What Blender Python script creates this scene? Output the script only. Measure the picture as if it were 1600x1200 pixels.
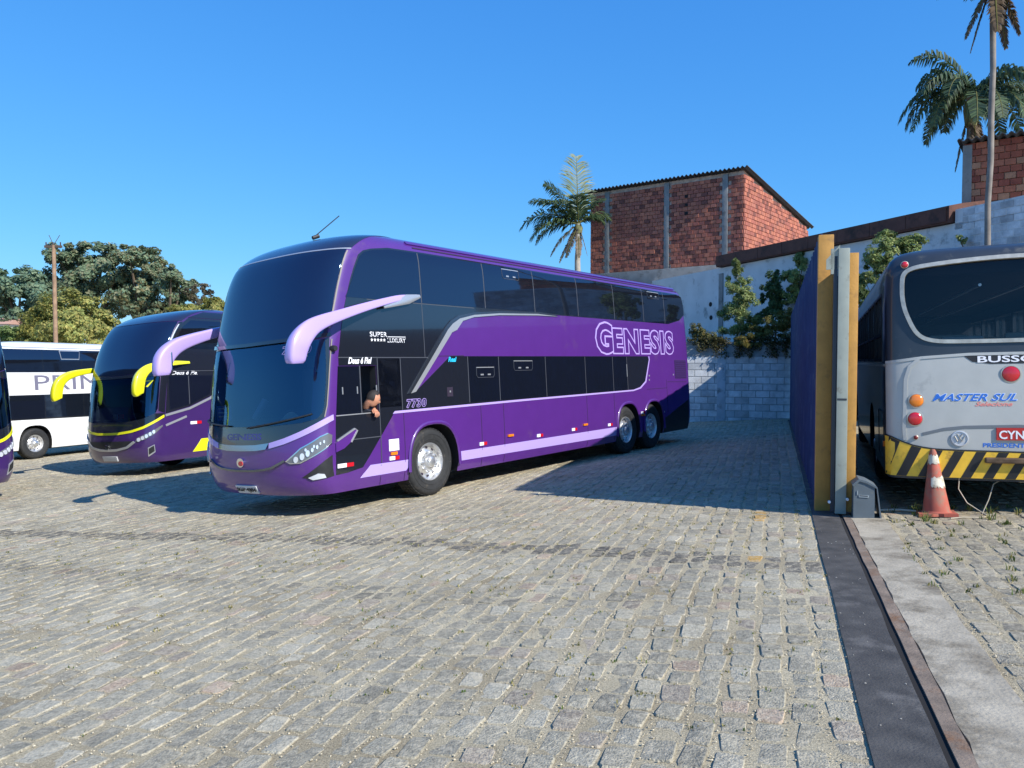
import bpy, bmesh, math, random
from mathutils import Vector, Matrix
random.seed(7)
for _o in list(bpy.data.objects): bpy.data.objects.remove(_o)
SC = bpy.context.scene
COL = SC.collection
rad = math.radians

# ------------------------------------------------------------------ camera, sky, sun, exposure
cam_d = bpy.data.cameras.new('camera'); cam = bpy.data.objects.new('camera', cam_d); COL.objects.link(cam)
cam.location = (0, 0, 1.85)
cam.rotation_euler = (rad(90 - 2.052), 0, 0)
cam_d.sensor_fit = 'HORIZONTAL'; cam_d.sensor_width = 36; cam_d.lens = 27.0
cam_d.clip_start = .05; cam_d.clip_end = 2000
SC.camera = cam
SUN_AZ, SUN_EL = 132.0, 36.5           # azimuth clockwise from +Y (view direction), elevation
wd = bpy.data.worlds.new('World'); SC.world = wd; wd.use_nodes = True
nt = wd.node_tree; nt.nodes.clear()
wo = nt.nodes.new('ShaderNodeOutputWorld'); bg = nt.nodes.new('ShaderNodeBackground'); sky = nt.nodes.new('ShaderNodeTexSky')
sky.sky_type = 'NISHITA'; sky.sun_disc = False
sky.sun_elevation = rad(SUN_EL); sky.sun_rotation = rad(SUN_AZ)
sky.altitude = 900; sky.air_density = 1.3; sky.dust_density = .0; sky.ozone_density = 6.0
bg.inputs['Strength'].default_value = .145
sp_ = nt.nodes.new('ShaderNodeSeparateColor'); cb_ = nt.nodes.new('ShaderNodeCombineColor'); nt.links.new(sky.outputs[0], sp_.inputs[0])
for _i, (_p, _k) in enumerate(((.95, .345), (.66, 1.05), (.41, 2.62))):      # camera-like response: deep even blue down to the horizon
    m1 = nt.nodes.new('ShaderNodeMath'); m1.operation = 'POWER'; m1.inputs[1].default_value = _p
    m2 = nt.nodes.new('ShaderNodeMath'); m2.operation = 'MULTIPLY'; m2.inputs[1].default_value = _k
    nt.links.new(sp_.outputs[_i], m1.inputs[0]); nt.links.new(m1.outputs[0], m2.inputs[0]); nt.links.new(m2.outputs[0], cb_.inputs[_i])
nt.links.new(cb_.outputs[0], bg.inputs[0]); nt.links.new(bg.outputs[0], wo.inputs[0])
sun_d = bpy.data.lights.new('sun', 'SUN'); sun_d.energy = 5.0; sun_d.angle = rad(.53); sun_d.color = (1, .955, .88)
sun = bpy.data.objects.new('sun', sun_d); COL.objects.link(sun)
_sv = Vector((math.sin(rad(SUN_AZ)) * math.cos(rad(SUN_EL)), math.cos(rad(SUN_AZ)) * math.cos(rad(SUN_EL)), math.sin(rad(SUN_EL))))
sun.rotation_euler = _sv.to_track_quat('Z', 'Y').to_euler(); sun.location = _sv * 60
vs = SC.view_settings; vs.view_transform = 'Standard'; vs.look = 'None'; vs.exposure = .38; vs.gamma = 1; vs.use_curve_mapping = False

# ------------------------------------------------------------------ helpers
def lin(r, g, b):
    f = lambda c: (c / 255 / 12.92) if c / 255 <= .04045 else ((c / 255 + .055) / 1.055) ** 2.4
    return (f(r), f(g), f(b))

MATS = {}
def mat(name, col, rough=.5, metal=0., coat=0., ior=1.5, noise=0., nscale=8., bump=0., bscale=60., spec=.5, dirt=None):
    """principled material; noise = tonal mottling, bump = fine relief, dirt = (colour, amount, scale)"""
    if name in MATS: return MATS[name]
    m = bpy.data.materials.new(name); m.use_nodes = True; MATS[name] = m
    t = m.node_tree; N = t.nodes; L = t.links; b = N['Principled BSDF']
    b.inputs['Base Color'].default_value = (*col, 1); b.inputs['Roughness'].default_value = rough
    b.inputs['Metallic'].default_value = metal; b.inputs['IOR'].default_value = ior
    b.inputs['Specular IOR Level'].default_value = spec
    b.inputs['Coat Weight'].default_value = coat; b.inputs['Coat Roughness'].default_value = .04
    m.diffuse_color = (*col, 1)
    cur = None
    tc = N.new('ShaderNodeTexCoord') if (noise or bump or dirt) else None
    if noise:
        n = N.new('ShaderNodeTexNoise'); n.inputs['Scale'].default_value = nscale; n.inputs['Detail'].default_value = 6
        r = N.new('ShaderNodeMapRange'); r.inputs[1].default_value = .3; r.inputs[2].default_value = .7
        r.inputs[3].default_value = 1 - noise; r.inputs[4].default_value = 1 + noise
        x = N.new('ShaderNodeMix'); x.data_type = 'RGBA'; x.blend_type = 'MULTIPLY'; x.inputs[0].default_value = 1
        x.inputs[6].default_value = (*col, 1)
        L.new(tc.outputs['Object'], n.inputs['Vector']); L.new(n.outputs[0], r.inputs[0]); L.new(r.outputs[0], x.inputs[7]); cur = x.outputs[2]
    if dirt:
        n = N.new('ShaderNodeTexNoise'); n.inputs['Scale'].default_value = dirt[2]; n.inputs['Detail'].default_value = 8; n.inputs['Roughness'].default_value = .65
        r = N.new('ShaderNodeMapRange'); r.inputs[1].default_value = .62 - dirt[1] * .3; r.inputs[2].default_value = .75 - dirt[1] * .2
        x = N.new('ShaderNodeMix'); x.data_type = 'RGBA'; x.inputs[6].default_value = (*col, 1); x.inputs[7].default_value = (*dirt[0], 1)
        L.new(tc.outputs['Object'], n.inputs['Vector']); L.new(n.outputs[0], r.inputs[0]); L.new(r.outputs[0], x.inputs[0])
        if cur: L.new(cur, x.inputs[6])
        cur = x.outputs[2]
    if cur: L.new(cur, b.inputs['Base Color'])
    if bump:
        n = N.new('ShaderNodeTexNoise'); n.inputs['Scale'].default_value = bscale; n.inputs['Detail'].default_value = 5
        bp = N.new('ShaderNodeBump'); bp.inputs['Strength'].default_value = bump; bp.inputs['Distance'].default_value = .01
        L.new(tc.outputs['Object'], n.inputs['Vector']); L.new(n.outputs[0], bp.inputs['Height']); L.new(bp.outputs[0], b.inputs['Normal'])
    return m

def tint_mat(name, rough=.85, noise=.25, nscale=30., bump=.4, bscale=80., src='ATTR', transl=0., speck=0., big=0.):
    """colour comes from the mesh attribute 'tint' (or the object's own colour) with grain on top"""
    if name in MATS: return MATS[name]
    m = bpy.data.materials.new(name); m.use_nodes = True; MATS[name] = m
    t = m.node_tree; N = t.nodes; L = t.links; b = N['Principled BSDF']; b.inputs['Roughness'].default_value = rough
    b.inputs['Specular IOR Level'].default_value = .3
    if src == 'ATTR':
        a = N.new('ShaderNodeAttribute'); a.attribute_name = 'tint'; c = a.outputs['Color']
    else:
        a = N.new('ShaderNodeObjectInfo'); c = a.outputs['Color']
    g = N.new('ShaderNodeNewGeometry')
    n = N.new('ShaderNodeTexNoise'); n.inputs['Scale'].default_value = nscale; n.inputs['Detail'].default_value = 7; n.inputs['Roughness'].default_value = .7
    r = N.new('ShaderNodeMapRange'); r.inputs[1].default_value = .3; r.inputs[2].default_value = .7; r.inputs[3].default_value = 1 - noise; r.inputs[4].default_value = 1 + noise
    x = N.new('ShaderNodeMix'); x.data_type = 'RGBA'; x.blend_type = 'MULTIPLY'; x.inputs[0].default_value = 1
    L.new(g.outputs['Position'], n.inputs['Vector']); L.new(n.outputs[0], r.inputs[0]); L.new(c, x.inputs[6]); L.new(r.outputs[0], x.inputs[7])
    out = x.outputs[2]
    if big:
        n3 = N.new('ShaderNodeTexNoise'); n3.inputs['Scale'].default_value = .55; n3.inputs['Detail'].default_value = 6; n3.inputs['Roughness'].default_value = .6
        r3 = N.new('ShaderNodeMapRange'); r3.inputs[1].default_value = .32; r3.inputs[2].default_value = .68; r3.inputs[3].default_value = 1 - big; r3.inputs[4].default_value = 1 + big * .6
        x3 = N.new('ShaderNodeMix'); x3.data_type = 'RGBA'; x3.blend_type = 'MULTIPLY'; x3.inputs[0].default_value = 1
        L.new(g.outputs['Position'], n3.inputs['Vector']); L.new(n3.outputs[0], r3.inputs[0]); L.new(out, x3.inputs[6]); L.new(r3.outputs[0], x3.inputs[7]); out = x3.outputs[2]
    if speck:
        n2 = N.new('ShaderNodeTexNoise'); n2.inputs['Scale'].default_value = 17; n2.inputs['Detail'].default_value = 10; n2.inputs['Roughness'].default_value = .8
        r2 = N.new('ShaderNodeMapRange'); r2.inputs[1].default_value = .48; r2.inputs[2].default_value = .66
        x2 = N.new('ShaderNodeMix'); x2.data_type = 'RGBA'; x2.inputs[7].default_value = (*lin(196, 184, 158), 1)
        mm = N.new('ShaderNodeMath'); mm.operation = 'MULTIPLY'; mm.inputs[1].default_value = speck
        L.new(g.outputs['Position'], n2.inputs['Vector']); L.new(n2.outputs[0], r2.inputs[0]); L.new(r2.outputs[0], mm.inputs[0]); L.new(mm.outputs[0], x2.inputs[0]); L.new(out, x2.inputs[6])
        out = x2.outputs[2]
    L.new(out, b.inputs['Base Color'])
    if bump:
        n = N.new('ShaderNodeTexNoise'); n.inputs['Scale'].default_value = bscale; n.inputs['Detail'].default_value = 6
        bp = N.new('ShaderNodeBump'); bp.inputs['Strength'].default_value = bump; bp.inputs['Distance'].default_value = .008 if not speck else .011
        L.new(g.outputs['Position'], n.inputs['Vector']); L.new(n.outputs[0], bp.inputs['Height']); L.new(bp.outputs[0], b.inputs['Normal'])
    if transl:
        tr = N.new('ShaderNodeBsdfTranslucent'); ms = N.new('ShaderNodeMixShader'); ms.inputs[0].default_value = transl
        L.new(x.outputs[2], tr.inputs[0]); L.new(b.outputs[0], ms.inputs[1]); L.new(tr.outputs[0], ms.inputs[2]); L.new(ms.outputs[0], N['Material Output'].inputs[0])
    return m

def glass_mat(name, tint, ior=1.7, film=(1, 1, 1)):
    if name in MATS: return MATS[name]
    m = bpy.data.materials.new(name); m.use_nodes = True; MATS[name] = m
    t = m.node_tree; N = t.nodes; L = t.links; N.remove(N['Principled BSDF'])
    tr = N.new('ShaderNodeBsdfTransparent'); tr.inputs[0].default_value = (*tint, 1)
    gl = N.new('ShaderNodeBsdfGlossy'); gl.inputs['Roughness'].default_value = .015; gl.inputs['Color'].default_value = (*film, 1)
    fr = N.new('ShaderNodeFresnel'); fr.inputs[0].default_value = ior
    ms = N.new('ShaderNodeMixShader'); L.new(fr.outputs[0], ms.inputs[0]); L.new(tr.outputs[0], ms.inputs[1]); L.new(gl.outputs[0], ms.inputs[2])
    L.new(ms.outputs[0], N['Material Output'].inputs[0])
    return m

def tag(o, label=None, cat=None, group=None, kind=None):
    if label: o['label'] = label
    if cat: o['category'] = cat
    if group: o['group'] = group
    if kind: o['kind'] = kind
    return o

def link(name, me, m=None, parent=None, smooth=None):
    o = bpy.data.objects.new(name, me); COL.objects.link(o)
    if m is not None:
        for k in (m if isinstance(m, (list, tuple)) else [m]): me.materials.append(k)
    if parent is not None: o.parent = parent
    if smooth is not None:
        me.polygons.foreach_set('use_smooth', [True] * len(me.polygons))
        if smooth < 180: me.set_sharp_from_angle(angle=rad(smooth))
    return o

def mesh(name, V, Fc, m=None, parent=None, smooth=None, tint=None):
    me = bpy.data.meshes.new(name); me.from_pydata([tuple(v) for v in V], [], Fc)
    if tint is not None:
        a = me.color_attributes.new('tint', 'FLOAT_COLOR', 'POINT')
        a.data.foreach_set('color', [c for t in tint for c in (t[0], t[1], t[2], 1.)])
    me.update()
    return link(name, me, m, parent, smooth)

def bm_obj(name, bm, m=None, parent=None, smooth=None):
    me = bpy.data.meshes.new(name); bmesh.ops.recalc_face_normals(bm, faces=bm.faces[:]); bm.to_mesh(me); bm.free()
    return link(name, me, m, parent, smooth)

def empty(name, M=None, label=None, cat=None, group=None):
    o = bpy.data.objects.new(name, None); COL.objects.link(o); o.empty_display_size = .2
    if M is not None: o.matrix_world = M
    return tag(o, label, cat, group)

class MB:
    """collects shapes for ONE part"""
    def __init__(s): s.v = []; s.f = []
    def add(s, V, Fc):
        n = len(s.v); s.v += [tuple(v) for v in V]; s.f += [tuple(i + n for i in f) for f in Fc]; return s
    def box(s, x0, x1, y0, y1, z0, z1):
        V = [(x, y, z) for z in (z0, z1) for x, y in ((x0, y0), (x1, y0), (x1, y1), (x0, y1))]
        return s.add(V, [(3, 2, 1, 0), (4, 5, 6, 7), (0, 1, 5, 4), (1, 2, 6, 5), (2, 3, 7, 6), (3, 0, 4, 7)])
    def rbox(s, x0, x1, y0, y1, z0, z1, c=.02):
        """box with chamfered edges"""
        bm = bmesh.new(); bmesh.ops.create_cube(bm, size=1)
        for v in bm.verts: v.co = Vector(((x0 + x1) / 2 + v.co.x * (x1 - x0), (y0 + y1) / 2 + v.co.y * (y1 - y0), (z0 + z1) / 2 + v.co.z * (z1 - z0)))
        bmesh.ops.bevel(bm, geom=bm.edges[:], offset=c, segments=2, affect='EDGES', profile=.6)
        bm.verts.index_update(); s.add([v.co[:] for v in bm.verts], [[v.index for v in f.verts] for f in bm.faces]); bm.free(); return s
    def prism(s, P, y0, y1, ax='y'):
        """polygon P in the plane perpendicular to ax, extruded"""
        n = len(P)
        g = {'y': lambda a, b, c: (a, c, b), 'x': lambda a, b, c: (c, a, b), 'z': lambda a, b, c: (a, b, c)}[ax]
        V = [g(a, b, y0) for a, b in P] + [g(a, b, y1) for a, b in P]
        return s.add(V, [tuple(range(n)), tuple(range(2 * n - 1, n - 1, -1))] + [(i, i + n, (i + 1) % n + n, (i + 1) % n) for i in range(n)])
    def tube(s, P, R, n=8, cap=True, flat=None, sq=1.):
        """tube through points P; R number or list; flat=(a,b) lists of two radii with side hint vector"""
        P = [Vector(p) for p in P]; R = R if isinstance(R, list) else [R] * len(P)
        V = []; Fc = []; prev = None
        for i, p in enumerate(P):
            t = (P[min(i + 1, len(P) - 1)] - P[max(i - 1, 0)]).normalized()
            if flat: a = Vector(flat); a = (a - t * a.dot(t)).normalized()
            else:
                a = prev if prev else (Vector((0, 0, 1)) if abs(t.z) < .9 else Vector((1, 0, 0)))
                a = (a - t * a.dot(t)).normalized()
            prev = a; b = t.cross(a); r = R[i]; r = r if isinstance(r, tuple) else (r, r)
            for k in range(n):
                q = 2 * math.pi * k / n; cq, sn = math.cos(q), math.sin(q); V.append(p + a * (math.copysign(abs(cq) ** sq, cq) * r[0]) + b * (math.copysign(abs(sn) ** sq, sn) * r[1]))
        for i in range(len(P) - 1):
            for k in range(n): Fc.append((i * n + k, i * n + (k + 1) % n, (i + 1) * n + (k + 1) % n, (i + 1) * n + k))
        if cap: Fc += [tuple(range(n - 1, -1, -1)), tuple(range((len(P) - 1) * n, len(P) * n))]
        return s.add(V, Fc)
    def lathe(s, prof, n=40, ax='y', c=(0, 0, 0)):
        """prof: list of (radius, offset along axis)"""
        V = []; Fc = []
        for r, h in prof:
            for k in range(n):
                q = 2 * math.pi * k / n; a, b = r * math.cos(q), r * math.sin(q)
                V.append({'y': (c[0] + a, c[1] + h, c[2] + b), 'z': (c[0] + a, c[1] + b, c[2] + h), 'x': (c[0] + h, c[1] + a, c[2] + b)}[ax])
        for i in range(len(prof) - 1):
            for k in range(n): Fc.append((i * n + k, i * n + (k + 1) % n, (i + 1) * n + (k + 1) % n, (i + 1) * n + k))
        return s.add(V, Fc)
    def disc(s, r, h, n=24, ax='y', c=(0, 0, 0), r2=None):
        r2 = r if r2 is None else r2; V = []
        for k in range(n):
            q = 2 * math.pi * k / n; a, b = r * math.cos(q), r2 * math.sin(q)
            V.append({'y': (c[0] + a, c[1] + h, c[2] + b), 'z': (c[0] + a, c[1] + b, c[2] + h), 'x': (c[0] + h, c[1] + a, c[2] + b)}[ax])
        return s.add(V, [tuple(range(n))])
    def build(s, name, m, parent=None, smooth=None, fix=True):
        bm = bmesh.new(); vs_ = [bm.verts.new(v) for v in s.v]
        for f in s.f:
            try: bm.faces.new([vs_[i] for i in f])
            except ValueError: pass
        if fix: bmesh.ops.recalc_face_normals(bm, faces=bm.faces[:])
        me = bpy.data.meshes.new(name); bm.to_mesh(me); bm.free()
        return link(name, me, m, parent, smooth)

def smooth_path(P, k=4):
    P = [Vector(p) for p in P]; out = []
    for i in range(len(P) - 1):
        a, b, c, d = P[max(i - 1, 0)], P[i], P[i + 1], P[min(i + 2, len(P) - 1)]
        for j in range(k):
            t = j / k; out.append(.5 * ((2 * b) + (c - a) * t + (2 * a - 5 * b + 4 * c - d) * t * t + (3 * b - a - 3 * c + d) * t ** 3))
    return out + [P[-1]]
def boolean(o, cutters):
    for c in cutters:
        md = o.modifiers.new('b', 'BOOLEAN'); md.operation = 'DIFFERENCE'; md.object = c; md.solver = 'EXACT'; md.material_mode = 'TRANSFER'
    dg = bpy.context.evaluated_depsgraph_get(); dg.update()
    me = bpy.data.meshes.new_from_object(o.evaluated_get(dg)); o.modifiers.clear(); old = o.data; o.data = me; bpy.data.meshes.remove(old)
    for c in cutters: bpy.data.objects.remove(c)
    return o

def _finish2d(bm, S, off, th, ref, name, m, parent, depth=.012, smooth=35):
    vs_ = list(bm.verts); P = {}
    for v in vs_:
        a, b = v.co.x, v.co.y; e = 1e-3
        p = Vector(S(a, b)); du = Vector(S(a + e, b)) - Vector(S(a - e, b)); dv = Vector(S(a, b + e)) - Vector(S(a, b - e))
        n = du.cross(dv)
        n = n.normalized() if n.length > 1e-12 else Vector((0, 0, 1))
        if n.dot(p - Vector(ref(p))) < 0: n = -n
        P[v] = (p, n)
    rim = [e for e in bm.edges if len(e.link_faces) == 1]
    low = {}
    for e in rim:
        for v in e.verts:
            if v not in low:
                p, n = P[v]; low[v] = bm.verts.new(p + n * (off - depth))
    for v in vs_: v.co = P[v][0] + P[v][1] * (off + th)
    for e in rim:
        a, b = e.verts
        try: bm.faces.new((a, b, low[b], low[a]))
        except ValueError: pass
    bmesh.ops.recalc_face_normals(bm, faces=bm.faces[:])
    # orientation check against the outward normal
    me = bpy.data.meshes.new(name); bm.normal_update()
    s = 0
    for f in list(bm.faces)[:40]:
        for v in f.verts:
            if v in P: s += f.normal.dot(P[v][1]); break
    if s < 0: bmesh.ops.reverse_faces(bm, faces=bm.faces[:])
    bm.to_mesh(me); bm.free()
    return link(name, me, m, parent, smooth)

def _grid(bm, step):
    for ax in (0, 1):
        if not step[ax]: continue
        lo = min(v.co[ax] for v in bm.verts); hi = max(v.co[ax] for v in bm.verts)
        k = math.floor(lo / step[ax]) + 1
        while k * step[ax] < hi - 1e-6:
            co = [0, 0, 0]; no = [0, 0, 0]; co[ax] = k * step[ax]; no[ax] = 1
            bmesh.ops.bisect_plane(bm, geom=bm.verts[:] + bm.edges[:] + bm.faces[:], plane_co=co, plane_no=no, dist=1e-6); k += 1

def patch(parent, name, poly, S, m, off=.002, th=.004, step=(.3, .2), ref=None, depth=.012, smooth=35):
    """sheet that follows surface S(a,b), outline poly in (a,b)"""
    bm = bmesh.new(); vs_ = [bm.verts.new((a, b, 0)) for a, b in poly]; bm.faces.new(vs_); bm.normal_update()
    bmesh.ops.triangulate(bm, faces=bm.faces[:], ngon_method='EAR_CLIP')
    _grid(bm, step)
    return _finish2d(bm, S, off, th, ref or (lambda p: (p.x, 0, p.z)), name, m, parent, depth, smooth)

def text_mesh(s, bold=0., shear=0., space=1.):
    cu = bpy.data.curves.new('t', 'FONT'); cu.body = s; cu.offset = bold; cu.shear = shear; cu.space_character = space; cu.resolution_u = 3
    o = bpy.data.objects.new('t', cu); COL.objects.link(o)
    dg = bpy.context.evaluated_depsgraph_get(); dg.update()
    me = bpy.data.meshes.new_from_object(o.evaluated_get(dg)); bpy.data.objects.remove(o); bpy.data.curves.remove(cu)
    return me

def text(parent, s, S, a0, b0, wid, hei, m, off=.008, bold=0., shear=0., name='lettering', flip=False, ref=None, step=(None, None), base=None, space=1.):
    """lettering on surface S: box from (a0,b0), wid x hei; base = (bold,) reference mesh extents so layers register"""
    me = text_mesh(s, bold, shear, space)
    rm = text_mesh(s, 0., shear, space) if base is None else None
    src = (rm or me).vertices
    xs = [v.co.x for v in src]; ys = [v.co.y for v in src]
    x0, x1, y0, y1 = min(xs), max(xs), min(ys), max(ys)
    bm = bmesh.new(); bm.from_mesh(me); bpy.data.meshes.remove(me)
    if rm: bpy.data.meshes.remove(rm)
    for v in bm.verts:
        u = (v.co.x - x0) / (x1 - x0); w_ = (v.co.y - y0) / (y1 - y0)
        if flip: u = 1 - u
        v.co = Vector((a0 + u * wid, b0 + w_ * hei, 0))
    bmesh.ops.remove_doubles(bm, verts=bm.verts[:], dist=1e-6)
    _grid(bm, step)
    return _finish2d(bm, S, off, .001, ref or (lambda p: (p.x, 0, p.z)), name, m, parent, .004, 30)

def plane_S(o, u, v):
    o, u, v = Vector(o), Vector(u), Vector(v)
    return lambda a, b: o + u * a + v * b

# ------------------------------------------------------------------ the lie of the land: one tilted yard
GO = Vector((-3.3035, 9.0203, -.3162)); GN = Vector((-.05174, .03944, .99788)).normalized()
def zplane(x, y): return GO.z - ((x - GO.x) * GN.x + (y - GO.y) * GN.y) / GN.z
def zg(x, y): return max(-2.4, min(.6, zplane(x, y)))
def frame(x, y, th, lift=0., N=GN):
    """matrix standing on the yard: local X points th degrees clockwise from +Y, Z along the yard's normal"""
    X = Vector((math.sin(rad(th)), math.cos(rad(th)), 0)); X = (X - N * X.dot(N)).normalized(); Y = N.cross(X)
    M = Matrix((X, Y, N)).transposed().to_4x4(); M.translation = Vector((x, y, zplane(x, y) + lift)); return M
GA = rad(19.0)
GD = Vector((math.sin(GA), math.cos(GA), 0)); GR = Vector((math.cos(GA), -math.sin(GA), 0))    # along and right of the gate line
def gpt(a, r, h=0.):
    """a metres along the gate line from its front end, r metres right of it, h above the yard"""
    p = Vector((3.62, 8.9, 0)) + GD * a + GR * r
    return Vector((p.x, p.y, zg(p.x, p.y) + h))
# ------------------------------------------------------------------ ground and paving
def cam_px(p):
    d = Vector(p) - cam.location; pt = rad(2.052)
    z = d.y * math.cos(pt) - d.z * math.sin(pt); u = d.y * math.sin(pt) + d.z * math.cos(pt)
    if z < .2: return None
    return 800 + 1200 * d.x / z, 600 - 1200 * u / z, z

def ground_material():
    m = bpy.data.materials.new('sand_bed'); m.use_nodes = True; t = m.node_tree; N = t.nodes; L = t.links; b = N['Principled BSDF']
    b.inputs['Roughness'].default_value = .95; b.inputs['Specular IOR Level'].default_value = .15
    g = N.new('ShaderNodeNewGeometry')
    n1 = N.new('ShaderNodeTexNoise'); n1.inputs['Scale'].default_value = 1.3; n1.inputs['Detail'].default_value = 5
    n2 = N.new('ShaderNodeTexNoise'); n2.inputs['Scale'].default_value = 90; n2.inputs['Detail'].default_value = 4; n2.inputs['Roughness'].default_value = .8
    for n in (n1, n2): L.new(g.outputs['Position'], n.inputs['Vector'])
    r1 = N.new('ShaderNodeValToRGB'); r1.color_ramp.elements[0].position = .3; r1.color_ramp.elements[1].position = .7
    r1.color_ramp.elements[0].color = (*lin(164, 150, 122), 1); r1.color_ramp.elements[1].color = (*lin(206, 194, 164), 1)
    r2 = N.new('ShaderNodeMapRange'); r2.inputs[1].default_value = .3; r2.inputs[2].default_value = .72; r2.inputs[3].default_value = .45; r2.inputs[4].default_value = 1.35
    x = N.new('ShaderNodeMix'); x.data_type = 'RGBA'; x.blend_type = 'MULTIPLY'; x.inputs[0].default_value = 1
    L.new(n1.outputs[0], r1.inputs[0]); L.new(n2.outputs[0], r2.inputs[0]); L.new(r1.outputs[0], x.inputs[6]); L.new(r2.outputs[0], x.inputs[7]); L.new(x.outputs[2], b.inputs['Base Color'])
    bp = N.new('ShaderNodeBump'); bp.inputs['Strength'].default_value = .9; bp.inputs['Distance'].default_value = .012
    L.new(n2.outputs[0], bp.inputs['Height']); L.new(bp.outputs[0], b.inputs['Normal'])
    return m

V = []; Fc = []
xs = [-400, -200, -120, -80, -60] + list(range(-50, 31, 2)) + [40, 60, 100, 200, 400]
ys = [-60, -30] + list(range(-20, 61, 2)) + [80, 120, 200, 400, 800]
for y in ys:
    for x in xs: V.append((x, y, zg(x, y)))
W_ = len(xs)
for j in range(len(ys) - 1):
    for i in range(W_ - 1): Fc.append((j * W_ + i, j * W_ + i + 1, (j + 1) * W_ + i + 1, (j + 1) * W_ + i))
yard = tag(mesh('paved_yard', V, Fc, ground_material()), 'sandy ground of the cobbled bus yard', kind='structure')

# stone variants: unit outline -> (verts, faces, per-vertex none)
def stone_shape(rnd, fine):
    k = 3 if fine else 2
    out = []
    c = .16 if fine else .12
    for cx, cy in ((-1, -1), (1, -1), (1, 1), (-1, 1)):
        jx, jy = cx + rnd.uniform(-.14, .07) * cx, cy + rnd.uniform(-.10, .06) * cy
        a1 = (jx - cx * c * rnd.uniform(.7, 1.6), jy); a2 = (jx, jy - cy * c * rnd.uniform(.7, 1.6))
        out += [a2, a1] if (cx * cy > 0) else [a1, a2]
    # order counter-clockwise by angle
    out.sort(key=lambda q: math.atan2(q[1], q[0]))
    n = len(out); Vv = []; Ff = []
    tx, ty = rnd.uniform(-.004, .004), rnd.uniform(-.004, .004)
    for q in out: Vv.append((q[0] * .5, q[1] * .5, -.03))
    for q in out: Vv.append((q[0] * .49 + rnd.uniform(-.012, .012), q[1] * .49 + rnd.uniform(-.012, .012), .004 + tx * q[0] + ty * q[1]))
    for q in out: Vv.append((q[0] * .455 + rnd.uniform(-.02, .02), q[1] * .46 + rnd.uniform(-.02, .02),   .010 + tx * q[0] + ty * q[1] + rnd.uniform(-.0025, .0025)))
    for i in range(n):
        j = (i + 1) % n
        Ff += [(i, j, n + j, n + i), (n + i, n + j, 2 * n + j, 2 * n + i)]
    if fine:
        Vv.append((rnd.uniform(-.06, .06), rnd.uniform(-.06, .06), .011 + rnd.uniform(-.003, .004))); m_ = len(Vv) - 1
        Ff += [(2 * n + i, 2 * n + (i + 1) % n, m_) for i in range(n)]
    else: Ff.append(tuple(2 * n + i for i in range(n)))
    return Vv, Ff
_r = random.Random(3)
FINE = [stone_shape(_r, True) for _ in range(28)]; COARSE = [stone_shape(_r, False) for _ in range(12)]

def stone_tint(rnd, p, px, dirty):
    k = rnd.random()
    if k < .03: c = lin(170, 150, 128)
    elif k < .08: c = lin(158, 146, 128)
    elif k < .30: c = lin(153, 146, 127)
    elif k < .45: c = lin(171, 164, 144)
    else: c = lin(160, 153, 133)
    f = rnd.uniform(.82, 1.12)
    if dirty: c = tuple(c[i] * .75 + lin(140, 122, 98)[i] * .25 for i in range(3)); f *= .97
    d = px[2]
    return tuple(min(1, v * f) for v in c)

def dist_line(p, pts):
    best = 9
    for a, b in zip(pts, pts[1:]):
        ax, ay = a; bx, by = b; t = max(0, min(1, ((p.x - ax) * (bx - ax) + (p.y - ay) * (by - ay)) / ((bx - ax) ** 2 + (by - ay) ** 2)))
        best = min(best, math.hypot(p.x - ax - t * (bx - ax), p.y - ay - t * (by - ay)))
    return best
GUTTER = [(-14, 12.6), (-7, 10.42), (-2.2, 8.74), (1.21, 7.19), (2.6, 6.25)]      # dark worn line across the yard
TYRE = [(-6.2, 8.6), (-3.0, 7.0), (-.4, 6.0), (.8, 5.6)]
PAINT = [(1185, 807), (1184, 871), (1178, 972), (1180, 984)]                      # leftover yellow paint

stones = []
def lay(r0, r1, a0, a1, dirty):
    rnd = random.Random(11 if not dirty else 12)
    r = r1; row = 0
    while r > r0:
        w = rnd.uniform(.142, .17); r -= w; a = a0 + rnd.uniform(0, .2)
        while a < a1:
            l = rnd.uniform(.165, .26)
            wav = .04 * math.sin(a * .55 + row * .06) + .012 * math.sin(a * 2.3 + row * .35) + .006 * math.sin(a * 5.1 + row * 1.7)
            p = gpt(a + l / 2, r + w / 2 + wav * (0 if dirty else min(1, (r1 - r) / 2)))
            q = cam_px(p)
            if q and -170 < q[0] < 1770 and q[1] < 1330 and q[2] < 33:
                jw, jl = rnd.uniform(.016, .034), rnd.uniform(.008, .022)
                c = stone_tint(rnd, p, q, dirty); sink = rnd.uniform(-.0095, -.001)
                g = dist_line(p, GUTTER)
                if not dirty:
                    u_ = rnd.uniform(.45, .7)
                    if g < .19: c = tuple(v * u_ for v in lin(140, 134, 120))
                    elif dist_line(p, TYRE) < .16: c = tuple(v * (u_ + .2) for v in c)
                    for hx, hy in PAINT:
                        if abs(q[0] - hx) < 9 and abs(q[1] - hy) < 6: c = tuple(v * (.6 + u_ * .55) for v in lin(192, 152, 82))
                p = p + GR * rnd.gauss(0, .005) + GD * rnd.gauss(0, .004)
                stones.append((q[2], p, (w - jw) * rnd.uniform(.9, 1.07), l - jl, rnd.gauss(0, .06), c, sink, rnd.randrange(1000), 0 < q[0] < 1600 and q[1] < 1200, dirty))
            a += l
        row += 1
lay(-34, -.13, -8, 19.2, False)
lay(.60, 9.5, -8, 8.5, True)
stones.sort(key=lambda s: s[0])
TANG = GD - GN * GD.dot(GN); TANG.normalize(); TR = TANG.cross(GN)
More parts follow.
